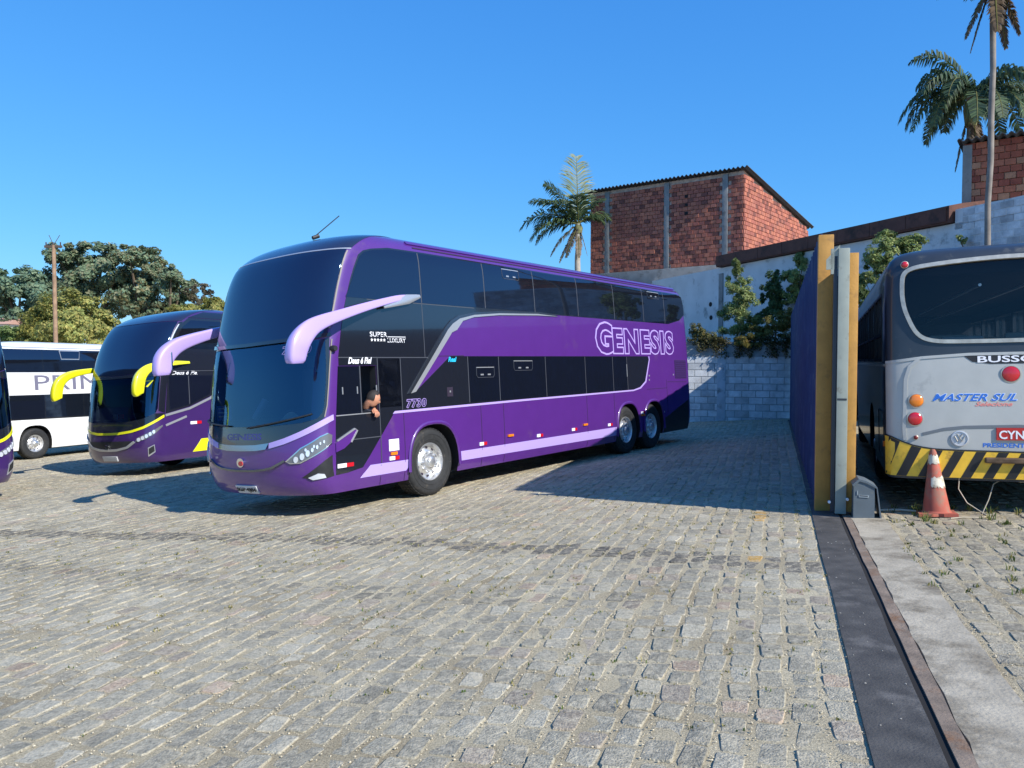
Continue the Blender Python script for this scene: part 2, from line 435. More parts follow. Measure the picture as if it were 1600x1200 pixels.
stone_obj_mat = tint_mat('granite_sett', src='OBJ', noise=.5, nscale=52, bump=.9, bscale=100, speck=.95, big=.2)
stone_all_mat = tint_mat('granite_setts', noise=.5, nscale=52, bump=.9, bscale=100, speck=.95, big=.2)
fine_me = []
for Vv, Ff in FINE:
    me = bpy.data.meshes.new('cobblestone'); me.from_pydata(Vv, [], Ff); me.update(); me.materials.append(stone_obj_mat); fine_me.append(me)
nobj = 0; SV = []; SF = []; ST = []; DV = []; DF = []; DT = []
for d, p, w, l, ang, c, sink, k, inv, dirty in stones:
    ca, sa = math.cos(ang), math.sin(ang)
    X = TR * ca + TANG * sa; Y = TANG * ca - TR * sa
    if inv and nobj < 300:
        nobj += 1
        o = bpy.data.objects.new('cobblestone', fine_me[k % len(fine_me)]); COL.objects.link(o); o.parent = yard
        M = Matrix((X * w, Y * l, GN)).transposed().to_4x4(); M.translation = p + GN * sink; o.matrix_world = M; o.color = (*c, 1)
        continue
    Vv, Ff = FINE[k % len(FINE)] if d < 9 else COARSE[k % len(COARSE)]
    n = len(SV)
    SV += [p + X * (v[0] * w) + Y * (v[1] * l) + GN * (v[2] + sink) for v in Vv]; SF += [tuple(i + n for i in f) for f in Ff]; ST += [c] * len(Vv)
tag(mesh('cobblestones', SV, SF, stone_all_mat, yard, tint=ST), kind='stuff')

# track of the sliding gate: dark plate, groove, rusty edge and concrete band
def strip(name, r0, r1, a0, a1, top, m, wob=0., label=None, n=60):
    V = []; Fc = []; rnd = random.Random(name)
    for i in range(n + 1):
        a = a0 + (a1 - a0) * i / n; w0 = rnd.uniform(-wob, wob); w1 = rnd.uniform(-wob, wob)
        for r, h in ((r0 + w0, -.05), (r0 + w0, top), (r1 + w1, top), (r1 + w1, -.05)): V.append(gpt(a, r, h))
    for i in range(n):
        for k in range(3): Fc.append((i * 4 + k, i * 4 + 4 + k, i * 4 + 5 + k, i * 4 + 1 + k))
    Fc += [(0, 1, 2, 3), (n * 4 + 3, n * 4 + 2, n * 4 + 1, n * 4)]
    o = mesh(name, V, Fc, m); return tag(o, label, kind='structure')
strip('gate_track_plate', -.125, .15, -8.5, 18.5, .012, mat('track_plate', lin(74, 71, 66), .75, noise=.35, nscale=6, bump=.5, bscale=70, dirt=(lin(104, 100, 94), .2, 3)), .006, 'dark steel plate of the sliding gate track')
strip('gate_track_groove', .15, .19, -8.5, 18.5, .004, mat('groove_black', lin(30, 27, 24), .95), 0, 'black groove of the sliding gate track')  # near-black strip laid as the groove's floor, a little below its neighbours
strip('rusty_kerb', .19, .262, -8.5, 8.5, .014, mat('rusty_concrete', lin(128, 112, 96), .9, noise=.3, nscale=7, bump=.5, dirt=(lin(120, 86, 58), .35, 5)), .004, 'brown stained concrete edge beside the track groove')
strip('concrete_band', .268, .60, -7.5, 8.5, .014, mat('pale_concrete', lin(168, 158, 138), .9, noise=.18, nscale=5, bump=.6, bscale=45, dirt=(lin(120, 110, 92), .5, 3)), .009, 'pale worn concrete band beside the gate track', 90)

# rough broken patch at the right edge of the picture, loose gravel crumbs
def crumbs(name, spots, size, m, label):
    V = []; Fc = []; T = []; rnd = random.Random(5)
    for p, c in spots:
        s = size * rnd.uniform(.35, 1.25); n = len(V)
        for k in range(6):
            u = [(1, 0, 0), (-1, 0, 0), (0, 1, 0), (0, -1, 0), (0, 0, .7), (0, 0, -.7)][k]
            V.append(p + Vector((u[0] * s * rnd.uniform(.6, 1.2), u[1] * s * rnd.uniform(.6, 1.2), u[2] * s))); T.append(c)
        for a, b, c2 in ((0, 2, 4), (2, 1, 4), (1, 3, 4), (3, 0, 4), (2, 0, 5), (1, 2, 5), (3, 1, 5), (0, 3, 5)): Fc.append((n + a, n + b, n + c2))
    return tag(mesh(name, V, Fc, m, yard, tint=T), kind='stuff')
rnd = random.Random(21); sp = []
for _ in range(900):
    r = rnd.choice([rnd.uniform(-9, -.12), rnd.uniform(-4, -.12), rnd.uniform(.5, 4)]); a = rnd.uniform(-6.2, 1.5)
    g = rnd.uniform(.7, 1.15); c = rnd.choice([lin(190, 178, 150), lin(150, 144, 132), lin(120, 116, 108)])
    p = gpt(a, r, .006); sp.append((p, tuple(v * g for v in c)))
for _ in range(40): sp.append((gpt(rnd.uniform(-6, -1), rnd.uniform(-.12, .14), .014), lin(150, 146, 138)))
for d, p, w, l, ang, c, sink, k, inv, dirty in stones:
    if d > 9.5: break
    for _ in range(int(10 if d < 6 else 5)):
        if rnd.random() < .72: q = p + TR * ((w / 2 + rnd.gauss(.012, .012)) * rnd.choice((-1, 1))) + TANG * rnd.uniform(-.5, .5) * l
        else: q = p + TR * rnd.uniform(-.5, .5) * w + TANG * ((l / 2 + rnd.gauss(.008, .01)) * rnd.choice((-1, 1)))
        g = rnd.uniform(.75, 1.2); sp.append((q + GN * rnd.uniform(.001, .009), tuple(v * g for v in lin(186, 174, 148))))
crumbs('gravel_crumbs', sp, .0065, tint_mat('crumb', noise=.15), '')
# weeds sprouting in the joints
V = []; Fc = []; T = []
def weed(p, n, h, rnd, dry):
    for _ in range(n):
        q = p + Vector((rnd.uniform(-.03, .03), rnd.uniform(-.03, .03), 0)); a = rnd.uniform(0, 6.28); lean = rnd.uniform(.2, 1.0); hh = h * rnd.uniform(.5, 1.2)
        d = Vector((math.cos(a), math.sin(a), 0)); s = Vector((-d.y, d.x, 0)) * .004 * rnd.uniform(.7, 1.6)
        k = len(V); V.extend([q - s, q + s, q + d * lean * hh * .5 + Vector((0, 0, hh * .7)) + s * .8, q + d * lean * hh * .5 + Vector((0, 0, hh * .7)) - s * .8, q + d * lean * hh + Vector((0, 0, hh * (1.0 - .3 * lean)))])
        Fc.extend([(k, k + 1, k + 2, k + 3), (k + 3, k + 2, k + 4)])
        c = lin(150, 140, 84) if rnd.random() < dry else lin(86, 104, 48); f = rnd.uniform(.7, 1.2); T.extend([tuple(v * f for v in c)] * 5)
rnd = random.Random(8)
for d, p, w, l, ang, c, sink, k, inv, dirty in stones:
    if dirty or d > 14: continue
    pr_ = .42 * math.exp(-((d - 8.2) / 2.0) ** 2) + .03
    if rnd.random() < pr_: weed(p + TR * (w / 2 + .012) + TANG * rnd.uniform(-.4, .4) * l + GN * .002, rnd.randint(4, 10), rnd.uniform(.008, .024), rnd, .8)
for _ in range(300):
    weed(gpt(rnd.uniform(-3.5, .4), rnd.uniform(.55, 4.5)), rnd.randint(4, 12), rnd.uniform(.015, .06), rnd, .45)
for _ in range(26):
    weed(gpt(rnd.uniform(-.9, .2), rnd.uniform(.8, 2.6)), rnd.randint(14, 26), rnd.uniform(.06, .13), rnd, .35)
for _ in range(160):
    weed(gpt(rnd.uniform(-6, -3), rnd.uniform(-3.5, -.15)), rnd.randint(2, 6), rnd.uniform(.01, .03), rnd, .6)
tag(mesh('weeds', V, Fc, tint_mat('weed_leaf', rough=.7, noise=.1, bump=0, transl=.25), tint=T), 'small dry weeds growing in the paving joints', 'weeds', kind='stuff')
# ------------------------------------------------------------------ double-deck coaches
def interp(T, v):
    if v <= T[0][0]: return T[0][1]
    if v >= T[-1][0]: return T[-1][1]
    for i in range(len(T) - 1):
        if v <= T[i + 1][0]: break
    x0, y0 = T[i]; x1, y1 = T[i + 1]; h = x1 - x0
    def sl(k):
        if k <= 0 or k >= len(T) - 1:
            k = max(0, min(len(T) - 2, k)); return (T[k + 1][1] - T[k][1]) / (T[k + 1][0] - T[k][0])
        a = (T[k][1] - T[k - 1][1]) / (T[k][0] - T[k - 1][0]); b = (T[k + 1][1] - T[k][1]) / (T[k + 1][0] - T[k][0])
        return 0 if a * b <= 0 else 2 * a * b / (a + b)
    m0, m1 = sl(i), sl(i + 1); t = (v - x0) / h
    return (2 * t ** 3 - 3 * t * t + 1) * y0 + (t ** 3 - 2 * t * t + t) * h * m0 + (-2 * t ** 3 + 3 * t * t) * y1 + (t ** 3 - t * t) * h * m1

class Shape:
    """outer skin of a coach; local X runs backwards from the nose, -Y is its left side, Z up"""
    F0 = [(.25, .20), (.4, .07), (.75, .0), (1.05, .02), (1.6, .09), (2.15, .17), (2.5, .24), (2.86, .33), (3.3, .46), (3.6, .60), (3.8, .82), (3.95, 1.15), (4.05, 1.7), (4.12, 2.6)]
    WT = [(.25, 1.22), (.5, 1.28), (.9, 1.3), (2.2, 1.3), (3.0, 1.285), (3.6, 1.265), (3.78, 1.235), (3.92, 1.15), (4.0, 1.03), (4.07, .8), (4.12, .4)]
    A = .52; NE = 2.4; L = 12.74; RC = .22
    def f0(s, z): return interp(s.F0, z)
    def W(s, z): return interp(s.WT, z)
    def front(s, q, z):
        ph = min(abs(q), 1.) * math.pi / 2; sy = math.sin(ph) ** (2 / s.NE); cx = max(0., math.cos(ph)) ** (2 / s.NE)
        y = s.W(z) * sy; return (s.f0(z) + s.A * (1 - cx), -y if q > 0 else y, z)
    def left(s, x, z): return (x, -s.W(z), z)
    def right(s, x, z): return (x, s.W(z), z)
    def rear(s, z): return s.L - interp([(.25, .1), (.6, .02), (1.2, 0), (2.4, .02), (3.4, .08), (3.8, .2), (4.0, .45), (4.12, .9)], z)
    def ring(s, z):
        P = []; w = s.W(z); xr = s.rear(z); rc = min(s.RC, w * .4)
        for i in range(-24, 25): P.append(s.front(i / 24, z))                  # right side -> nose -> left side
        x0 = s.f0(z) + s.A
        for k in range(1, 14): P.append((x0 + (xr - rc - x0) * k / 13, -w, z))
        for k in range(1, 6): q = k / 5 * math.pi / 2; P.append((xr - rc + rc * math.sin(q), -w + rc - rc * math.cos(q), z))
        for k in range(0, 6): q = k / 5 * math.pi / 2; P.append((xr - rc + rc * math.cos(q), w - rc + rc * math.sin(q), z))
        for k in range(1, 13): P.append((xr - rc - (xr - rc - x0) * k / 13, w, z))
        return P

def shell(sh, m, zbot=.3):
    Z = [zbot, .36, .45, .58, .75, .95, 1.2, 1.5, 1.8, 2.1, 2.35, 2.6, 2.85, 3.1, 3.3, 3.45, 3.58, 3.68, 3.76, 3.83, 3.89, 3.94, 3.98, 4.02, 4.05, 4.08, 4.10, 4.12]
    V = []; Fc = []; n = None
    for z in Z:
        R = sh.ring(z); n = len(R); V += R
    for i in range(len(Z) - 1):
        for k in range(n): Fc.append((i * n + k, i * n + (k + 1) % n, (i + 1) * n + (k + 1) % n, (i + 1) * n + k))
    Fc += [tuple(range(n - 1, -1, -1)), tuple(range((len(Z) - 1) * n, len(Z) * n))]
    bm = bmesh.new(); vs_ = [bm.verts.new(v) for v in V]
    for f in Fc: bm.faces.new([vs_[i] for i in f])
    return bm_obj('body', bm, m)

def arch_poly(c, hw, top, zlow=.1):
    P = [(c - hw, zlow)]
    for k in range(0, 19):
        q = math.pi - math.pi * k / 18; P.append((c + hw * math.copysign(abs(math.cos(q)) ** .75, math.cos(q)), .42 + (top - .42) * abs(math.sin(q)) ** .8))
    P.append((c + hw, zlow)); return P

purple = mat('purple_paint', lin(82, 38, 122), .38, coat=1., noise=.04, nscale=3, bump=.10, bscale=1.1, dirt=(lin(92, 60, 116), .05, 2.2))
dkpurple = mat('dark_purple_paint', lin(60, 34, 94), .35, coat=1., noise=.05, nscale=3)
lav = mat('lavender_paint', lin(178, 156, 220), .38, coat=.6)
blackpaint = mat('gloss_black_panel', (.012, .014, .019), .14, coat=1., ior=1.65, bump=.08, bscale=.9)
darkglass = mat('tinted_side_glass', (.006, .008, .013), .03, ior=2.0, bump=.10, bscale=.7)
frontglass = mat('tinted_front_glass', (.006, .008, .013), .02, ior=2.15)
for _g in (darkglass, frontglass): _g.node_tree.nodes['Principled BSDF'].inputs['Specular Tint'].default_value = (.45, .68, 1, 1)
seam = mat('panel_seam', (.065, .07, .085), .5)
gapm = mat('dark_gap', (.02, .012, .03), .7)
chrome = mat('chrome', (.78, .79, .80), .14, 1.)
alloy = mat('polished_alloy', (.80, .80, .79), .34, .85, noise=.08, nscale=14)
silver = mat('silver_trim', lin(196, 198, 200), .28, .6)
blackrub = mat('tyre_rubber', lin(38, 39, 40), .72, noise=.25, nscale=20, bump=.3, bscale=90, dirt=(lin(84, 78, 70), .12, 9))
blackplast = mat('black_plastic', (.018, .019, .021), .5, noise=.2, nscale=14)
wellm = mat('wheel_well', (.012, .012, .014), .9)
cabinm = mat('cabin_lining', lin(48, 50, 54), .85)
yellowp = mat('yellow_paint', lin(226, 224, 28), .4, coat=.8)
whitep = mat('white_paint', lin(226, 226, 224), .4, coat=.7, noise=.04)
redref = mat('red_reflector', lin(196, 24, 38), .2, coat=1.)
amberm = mat('amber_lens', lin(236, 128, 26), .2, coat=1.)
letterw = mat('white_vinyl', lin(232, 232, 236), .5)
cyanv = mat('cyan_vinyl', lin(40, 186, 222), .5)
lenswhite = mat('lamp_lens', lin(225, 230, 236), .12, .35, coat=1.)
windglass = glass_mat('windscreen_glass', (.50, .56, .60), 2.2, (.42, .70, 1))
plateg = mat('plate_grey', lin(196, 198, 202), .4)
inkm = mat('plate_ink', (.02, .02, .025), .6)
redpl = mat('plate_red', lin(178, 44, 40), .45)

_wheel_cache = {}
def wheel_meshes():
    if _wheel_cache: return _wheel_cache
    R = .522
    t = MB(); t.lathe([(.285, -.03), (.30, -.055), (.33, -.068), (.40, -.082), (.46, -.082), (.495, -.07), (.512, -.045), (R, -.02), (R, .24), (.5, .27), (.3, .27)], 56)
    for rr, h in ((.355, -.0745), (.43, -.0835)): t.lathe([(rr - .006, h), (rr, h - .005), (rr + .006, h)], 56)
    for k in range(48):                                                       # tread lugs
        q = 2 * math.pi * k / 48; c, s_ = math.cos(q), math.sin(q)
        for y0, y1 in ((-.035, .03), (.05, .11), (.13, .19)):
            P = []
            for dr in (-.004, .008):
                for dq, yy in ((-.045, y0), (.045, y0), (.045, y1), (-.045, y1)):
                    P.append(((R + dr) * math.cos(q + dq), yy, (R + dr) * math.sin(q + dq)))
            t.add(P, [(4, 5, 6, 7), (0, 1, 5, 4), (1, 2, 6, 5), (2, 3, 7, 6), (3, 0, 4, 7)])
    r = MB(); r.lathe([(.298, -.052), (.292, -.066), (.28, -.064), (.272, -.045), (.262, .02), (.245, .028), (.215, .012), (.17, -.018), (.15, -.026), (.13, -.026)], 56)
    h = MB()
    for k in range(10):
        q = 2 * math.pi * (k + .5) / 10; rr = .222; n0 = Vector((math.cos(q), 0, math.sin(q))); tt = Vector((-n0.z, 0, n0.x)); ax = Vector((n0.x * .42, -.9, n0.z * .42)).normalized(); bb = ax.cross(tt)
        c = n0 * rr + Vector((0, .012, 0)) + ax * .004
        V = [c + tt * (.028 * math.cos(2 * math.pi * j / 12)) + bb * (.022 * math.sin(2 * math.pi * j / 12)) for j in range(12)]; h.add(V, [tuple(range(12))])
    hb = MB(); hb.lathe([(.135, -.024), (.125, -.05), (.085, -.058), (.075, -.1), (.055, -.112), (.0, -.114)], 28)
    for k in range(10):
        q = 2 * math.pi * k / 10; hb.lathe([(.017, -.02), (.017, -.055), (.011, -.062), (0, -.062)], 8, c=(.155 * math.cos(q), 0, .155 * math.sin(q)))
    _wheel_cache.update(t=t, r=r, h=h, hb=hb)
    tmp = t.build('wheel', blackrub, smooth=40); _wheel_cache['tm'] = tmp.data; bpy.data.objects.remove(tmp)
    nr = len(r.f); r.add(h.v, h.f)
    tmp = r.build('rim', [alloy, gapm], smooth=40)
    for f in tmp.data.polygons[nr:]: f.material_index = 1
    _wheel_cache['rm'] = tmp.data; bpy.data.objects.remove(tmp)
    tmp = hb.build('hub', alloy, smooth=40); _wheel_cache['hbm'] = tmp.data; bpy.data.objects.remove(tmp)
    return _wheel_cache
def wheel(root, x, y, side=-1, sc=1.):
    c = wheel_meshes(); w = link('wheel', c['tm'], None, root); w.location = (x, y, .522 * sc); w.scale = (sc,) * 3
    if side > 0: w.rotation_euler = (0, 0, math.pi)
    for k, n in (('rm', 'rim'), ('hbm', 'hub')): link(n, c[k], None, w)
    return w

def lip(root, c, hw, top, m, y=-1.3, z0=.42):
    P = [p for p in arch_poly(c, hw + .012, top + .012, z0)]
    V = MB(); V.tube([(a, y - .004, b) for a, b in P], (.03, .022), 6); return V.build('arch_lip', m, root, 60)

def underside(root, sh, wheels):
    b = MB(); b.rbox(.9, sh.L - .8, -.9, .9, .28, .5, .03)
    for x in wheels: b.tube([(x, -1.0, .52), (x, 1.0, .52)], .09, 10)
    b.build('chassis', blackplast, root)

def line_patch(root, name, P, w, S, m, **k):
    """thin strip of width w along polyline P in the surface's own coordinates"""
    A_, B_ = [], []
    for i, p in enumerate(P):
        a, b = P[max(i - 1, 0)], P[min(i + 1, len(P) - 1)]; dx, dy = b[0] - a[0], b[1] - a[1]; l = math.hypot(dx, dy) or 1
        A_.append((p[0] - dy / l * w / 2, p[1] + dx / l * w / 2)); B_.append((p[0] + dy / l * w / 2, p[1] - dx / l * w / 2))
    bm = bmesh.new(); va = [bm.verts.new((a, b, 0)) for a, b in A_]; vb = [bm.verts.new((a, b, 0)) for a, b in B_]
    for i in range(len(P) - 1): bm.faces.new((va[i], va[i + 1], vb[i + 1], vb[i]))
    bm.normal_update(); _grid(bm, k.get('step', (.3, .2)))
    return _finish2d(bm, S, k.get('off', .002), k.get('th', .004), k.get('ref') or (lambda p: (p.x, 0, p.z)), name, m, root, k.get('depth', .012), 35)

def mirror(root, side, m, head=.15):
    """swan-neck mirror arm growing out of the flank and hanging in front of the windscreen"""
    P = [(2.30, 1.30, 3.08), (1.95, 1.33, 3.04), (1.5, 1.38, 2.94), (1.0, 1.46, 2.815), (.5, 1.56, 2.68), (.18, 1.62, 2.585), (-.03, 1.66, 2.50), (-.17, 1.68, 2.40), (-.25, 1.68, 2.30), (-.285, 1.67, 2.20), (-.30, 1.66, 2.10), (-.30, 1.655, 2.055)]
    Rr = [(.012, .03), (.018, .045), (.024, .054), (.03, .064), (.038, .078), (.05, .094), (.066, .112), (.08, .128), (.088, .134), (.09, .13), (.088, .118), (.07, .10)]
    if side > 0: P = [(x, 1.3 + (y - 1.3) * .3, z) for x, y, z in P]
    RA = smooth_path([(a, b, 0) for a, b in Rr]); Rr = [(v.x, v.y) for v in RA]
    t = MB(); t.tube([(v.x, v.y * side, v.z) for v in smooth_path(P)], Rr, 20, flat=(0, side, .25), sq=.5)
    o = t.build('mirror', m, root, 38)
    yc = side * (1.405 if side > 0 else 1.665); g = MB(); g.rbox(-.185, -.160, yc - .075, yc + .075, 2.13, 2.40, .008); g.build('mirror_glass', chrome, o)
    f = MB(); f.tube([(2.42, 1.29 * side, 3.10), (2.1, 1.335 * side, 3.03), (1.55, 1.37 * side, 2.885)], [(.012, .03), (.02, .075), (.012, .03)], 8, flat=(0, side, .2)); f.build('mirror_bracket', silver, o, 50)
    return o

# ---------------------------------------------------------------- the big purple coach
SH = Shape()
def mirror_poly(P): return P + [(-a, b) for a, b in reversed(P)]
def big_coach():
    th = math.degrees(math.atan2(.5881862, .80872421))
    oc = Vector((-3.3035, 9.0203, -.3162)) + Vector((.58819, .80872, -.00147)) * 1.05 - Vector((.80707, -.58686, .06504)) * 1.3
    R = empty('double_decker_coach', frame(oc.x, oc.y, th, .012), 'large purple double-decker coach with lavender mirrors and big outlined name on its flank', 'bus')
    body = shell(SH, purple)
    arches = [(2.585, .575, 1.12), (9.12, .55, 1.12), (10.42, .53, 1.12)]
    cut = []
    for c, hw, top in arches:
        for y0, y1 in ((-1.45, -.7), (.7, 1.45)):
            b = MB().prism(arch_poly(c, hw, top), y0, y1); cut.append(b.build('cut', wellm))
    cut.append(MB().prism([(-1.17, 1.22), (1.17, 1.22), (1.17, 2.38), (-1.17, 2.38)], -.6, 2.1, 'x').build('cut', cabinm))
    cut.append(MB().prism([(1.09, 1.36), (1.40, 1.36), (1.40, 2.03), (1.09, 2.03)], -1.6, -1.0).build('cut', cabinm))
    boolean(body, cut); body.parent = R; me = body.data
    me.polygons.foreach_set('use_smooth', [True] * len(me.polygons)); me.set_sharp_from_angle(angle=rad(38))
    underside(R, SH, (2.51, 9.04, 10.32))
    for x in (2.51, 9.04, 10.32):
        wheel(R, x, -1.19, -1); wheel(R, x, 1.19, 1)
    for c, hw, top in arches: lip(R, c, hw, top, purple)
    Sl, Sf = SH.left, SH.front
    fs = (.04, .08)
    # black flank panel: door zone, upper glass band and the lower glass band, with the driver's window left open
    upper = [(.705, 2.15), (.775, 2.5), (.87, 2.86), (1.0, 3.22), (1.085, 3.41), (1.2, 3.62), (1.3, 3.69), (1.46, 3.735), (1.82, 3.79), (2.46, 3.80), (12.2, 3.79), (12.44, 3.73), (12.5, 3.5), (12.5, 3.26), (12.2, 3.11), (11.5, 2.995), (6.37, 2.985),
             (5.65, 3.003), (4.44, 2.958), (3.72, 2.902), (3.3, 2.83), (3.1, 2.738), (2.96, 2.63), (2.526, 2.15)]
    patch(R, 'flank_panel', upper, Sl, blackpaint, .004, .003, (None, .06))
    lowp = [(2.522, 2.146), (2.03, 1.605), (2.19, 1.62), (3.05, 2.17), (10.2, 2.18), (10.27, 2.1), (10.03, 1.59), (9.75, 1.46), (9.4, 1.41), (1.73, 1.34), (1.432, 1.005), (1.432, 2.146)]
    patch(R, 'flank_panel', lowp, Sl, blackpaint, .002, .004, (None, .12))
    # driver's door with its window
    door_hi = [(.706, 2.142), (.70, 2.03), (1.09, 2.03), (1.09, 1.36), (.612, 1.36), (.585, 1.01), (1.426, 1.01), (1.426, 2.142)]
    door = patch(R, 'driver_door', [(.588, 1.01), (1.426, 1.01), (1.426, 1.355), (.612, 1.355)], Sl, blackpaint, .001, .004, (None, .25))
    patch(door, 'door_head', [(.703, 2.035), (1.426, 2.035), (1.426, 2.142), (.708, 2.142)], Sl, blackpaint, .001, .004, (None, .25))
    patch(door, 'window_post', [(1.402, 1.359), (1.426, 1.359), (1.426, 2.031), (1.402, 2.031)], Sl, blackpaint, .001, .004)
    patch(door, 'window_pane', [(.618, 1.362), (1.075, 1.362), (1.075, 2.028), (.69, 2.028)], Sl, darkglass, .001, .002, (None, .25))
    line_patch(door, 'window_bar', [(1.083, 1.36), (1.083, 2.03)], .018, Sl, seam, off=.004)
    line_patch(door, 'window_sill', [(.615, 1.352), (1.40, 1.358)], .014, Sl, silver, off=.006)
    for x, z in ((.75, 1.69), (1.02, 1.69), (1.388, 1.7)): patch(door, 'window_latch', [(x - .008, z - .05), (x + .008, z - .05), (x + .008, z + .05), (x - .008, z + .05)], Sl, silver, .006)
    patch(R, 'sill_panel', [(.578, .55), (.79, .562), (1.067, .602), (1.43, 1.004), (.584, 1.004)], Sl, blackpaint, .001, .004, (None, .25))
    for P in ([(.59, 1.007), (1.43, 1.007)], [(1.429, .62), (1.429, 2.145)], [(.70, 2.148), (2.52, 2.148)], [(1.9, 1.36), (1.9, 2.145)], [(2.45, 2.15), (2.45, 2.98)], [(1.3, 2.985), (3.75, 2.985)]):
        line_patch(R, 'panel_gap', P, .012, Sl, seam, off=.0065, th=.001)
    # upper-deck panes
    ub = [2.45, 4.06, 5.58, 7.155, 8.70, 10.14, 11.31]
    patch(R, 'window_pane', [(.905, 2.995), (2.438, 2.995), (2.438, 3.775), (1.84, 3.765), (1.48, 3.715), (1.32, 3.67), (1.225, 3.60), (1.11, 3.40), (1.02, 3.21)], Sl, darkglass, .0075, .003, (None, .06))
    for a, b in zip(ub, ub[1:]): patch(R, 'window_pane', [(a + .012, 3.0 if a > 6 else (3.005 if b > 5.2 else 2.995)), (b - .012, 3.0 if a > 6 else 3.005), (b - .012, 3.775), (a + .012, 3.775)], Sl, darkglass, .0075, .003, (None, .06))
    patch(R, 'window_pane', [(11.322, 3.0), (11.5, 3.01), (12.18, 3.125), (12.47, 3.27), (12.47, 3.5), (12.42, 3.71), (12.18, 3.772), (11.322, 3.775)], Sl, darkglass, .0075, .003, (None, .06))
    for a in ub: line_patch(R, 'pane_divider', [(a, 3.0), (a, 3.775)], .02, Sl, seam, off=.009, th=.001, step=(None, .06))
    # lower-deck panes
    lb = [3.49, 4.338, 5.817, 7.295, 8.471, 9.138]
    for a, b in zip(lb, lb[1:]): patch(R, 'window_pane', [(a + .01, 1.39 + .004 * a), (b - .01, 1.39 + .004 * b), (b - .01, 2.165), (a + .01, 2.165)], Sl, darkglass, .006, .003, (None, .12))
    patch(R, 'window_pane', [(1.445, 1.42), (1.888, 1.42), (1.888, 2.13), (1.445, 2.13)], Sl, darkglass, .004, .002, (None, .25))
    for a in lb: line_patch(R, 'pane_divider', [(a, 1.4), (a, 2.165)], .016, Sl, seam, off=.007, th=.001, step=(None, .12))
    line_patch(R, 'pane_handle', [(9.12, 1.72), (9.12, 2.0)], .02, Sl, silver, off=.008)
    for x0, x1, z0, z1 in ((4.62, 5.13, 3.565, 3.735), (10.43, 11.07, 3.59, 3.735), (3.70, 4.19, 1.81, 1.98), (4.78, 5.37, 1.915, 2.087)):
        w_ = patch(R, 'vent_flap', [(x0 + .03, z0), (x1 - .03, z0), (x1, z0 + .04), (x1, z1), (x0, z1), (x0, z0 + .04)], Sl, darkglass, .008, .004)
        line_patch(w_, 'flap_rail', [(x0, z1), (x1, z1)], .014, Sl, silver, off=.012)
        line_patch(w_, 'flap_edge', [(x0, z1), (x0, z0 + .04), (x0 + .03, z0), (x1 - .03, z0), (x1, z0 + .04), (x1, z1)], .007, Sl, seam, off=.012)
        for q in (.3, .7): patch(w_, 'flap_clip', [(x0 + (x1 - x0) * q - .04, z0 + .035), (x0 + (x1 - x0) * q + .04, z0 + .035), (x0 + (x1 - x0) * q + .04, z0 + .06), (x0 + (x1 - x0) * q - .04, z0 + .06)], Sl, silver, .013)
    patch(R, 'lock_plate', [(2.93, 1.52), (3.07, 1.52), (3.07, 1.67), (2.93, 1.67)], Sl, gapm, .006); patch(R, 'lock', [(2.985, 1.585), (3.015, 1.585), (3.015, 1.615), (2.985, 1.615)], Sl, silver, .011)
    # sweeping silver trim
    to = [(6.37, 2.99), (5.65, 3.01), (4.44, 2.966), (3.72, 2.91), (3.3, 2.838), (3.1, 2.745), (2.96, 2.635), (2.02, 1.60)]
    tm_ = [(6.2, 2.965), (5.65, 2.978), (4.44, 2.932), (3.73, 2.872), (3.34, 2.793), (3.15, 2.70), (3.02, 2.60), (2.08, 1.602)]
    ti = [(6.36, 2.955), (5.65, 2.945), (4.44, 2.896), (3.72, 2.83), (3.42, 2.755), (3.25, 2.60), (3.12, 2.555), (2.2, 1.625)]
    patch(R, 'trim', to + tm_[::-1], Sl, mat('dark_chrome', lin(120, 126, 132), .22, .9), .008, .016, (.5, .25))
    patch(R, 'trim', tm_ + ti[::-1], Sl, silver, .008, .010, (.5, .25))
    # lavender lines
    lo = [(1.69, 1.318), (5.0, 1.352), (9.4, 1.383), (9.77, 1.43), (10.07, 1.575), (10.31, 2.1), (10.29, 2.18)]
    li = [(1.735, 1.355), (5.0, 1.388), (9.4, 1.415), (9.74, 1.462), (10.02, 1.595), (10.268, 2.1), (10.25, 2.18)]
    patch(R, 'stripe', li + lo[::-1], Sl, lav, .006, .003, (.6, .3))
    patch(R, 'stripe', [(1.215, .617), (2.0, .612), (1.985, .50), (1.94, .452), (1.022, .455)], Sl, lav, .001, .002, (.6, .1))
    patch(R, 'stripe', [(3.185, .615), (8.545, .625), (8.545, .44), (3.185, .462)], Sl, lav, .001, .002, (.6, .1))
    for x, z0, z1 in ((1.42, .31, .6), (1.92, .31, 1.34), (3.78, .32, 1.34), (4.42, .32, 1.36), (7.3, .32, 1.39), (8.47, .35, 1.39), (11.2, .8, 1.6)):
        line_patch(R, 'panel_gap', [(x, z0), (x, z1)], .008, Sl, gapm, off=.002, th=.002)
    line_patch(R, 'panel_gap', [(2.5, 2.165), (3.4, 2.18)], .008, Sl, gapm, off=.002, th=.002)
    line_patch(R, 'panel_gap', [(10.1, 1.4), (11.2, 1.4)], .008, Sl, gapm, off=.002, th=.002); line_patch(R, 'panel_gap', [(11.25, 1.55), (12.4, 1.52)], .008, Sl, gapm, off=.002, th=.002)
    line_patch(R, 'roof_gutter', [(2.4, 3.86), (12.3, 3.86)], .02, Sl, gapm, off=.003, th=.004)
    line_patch(R, 'roof_rail', [(2.3, 3.925), (12.2, 3.925)], .04, Sl, purple, off=.003, th=.02)
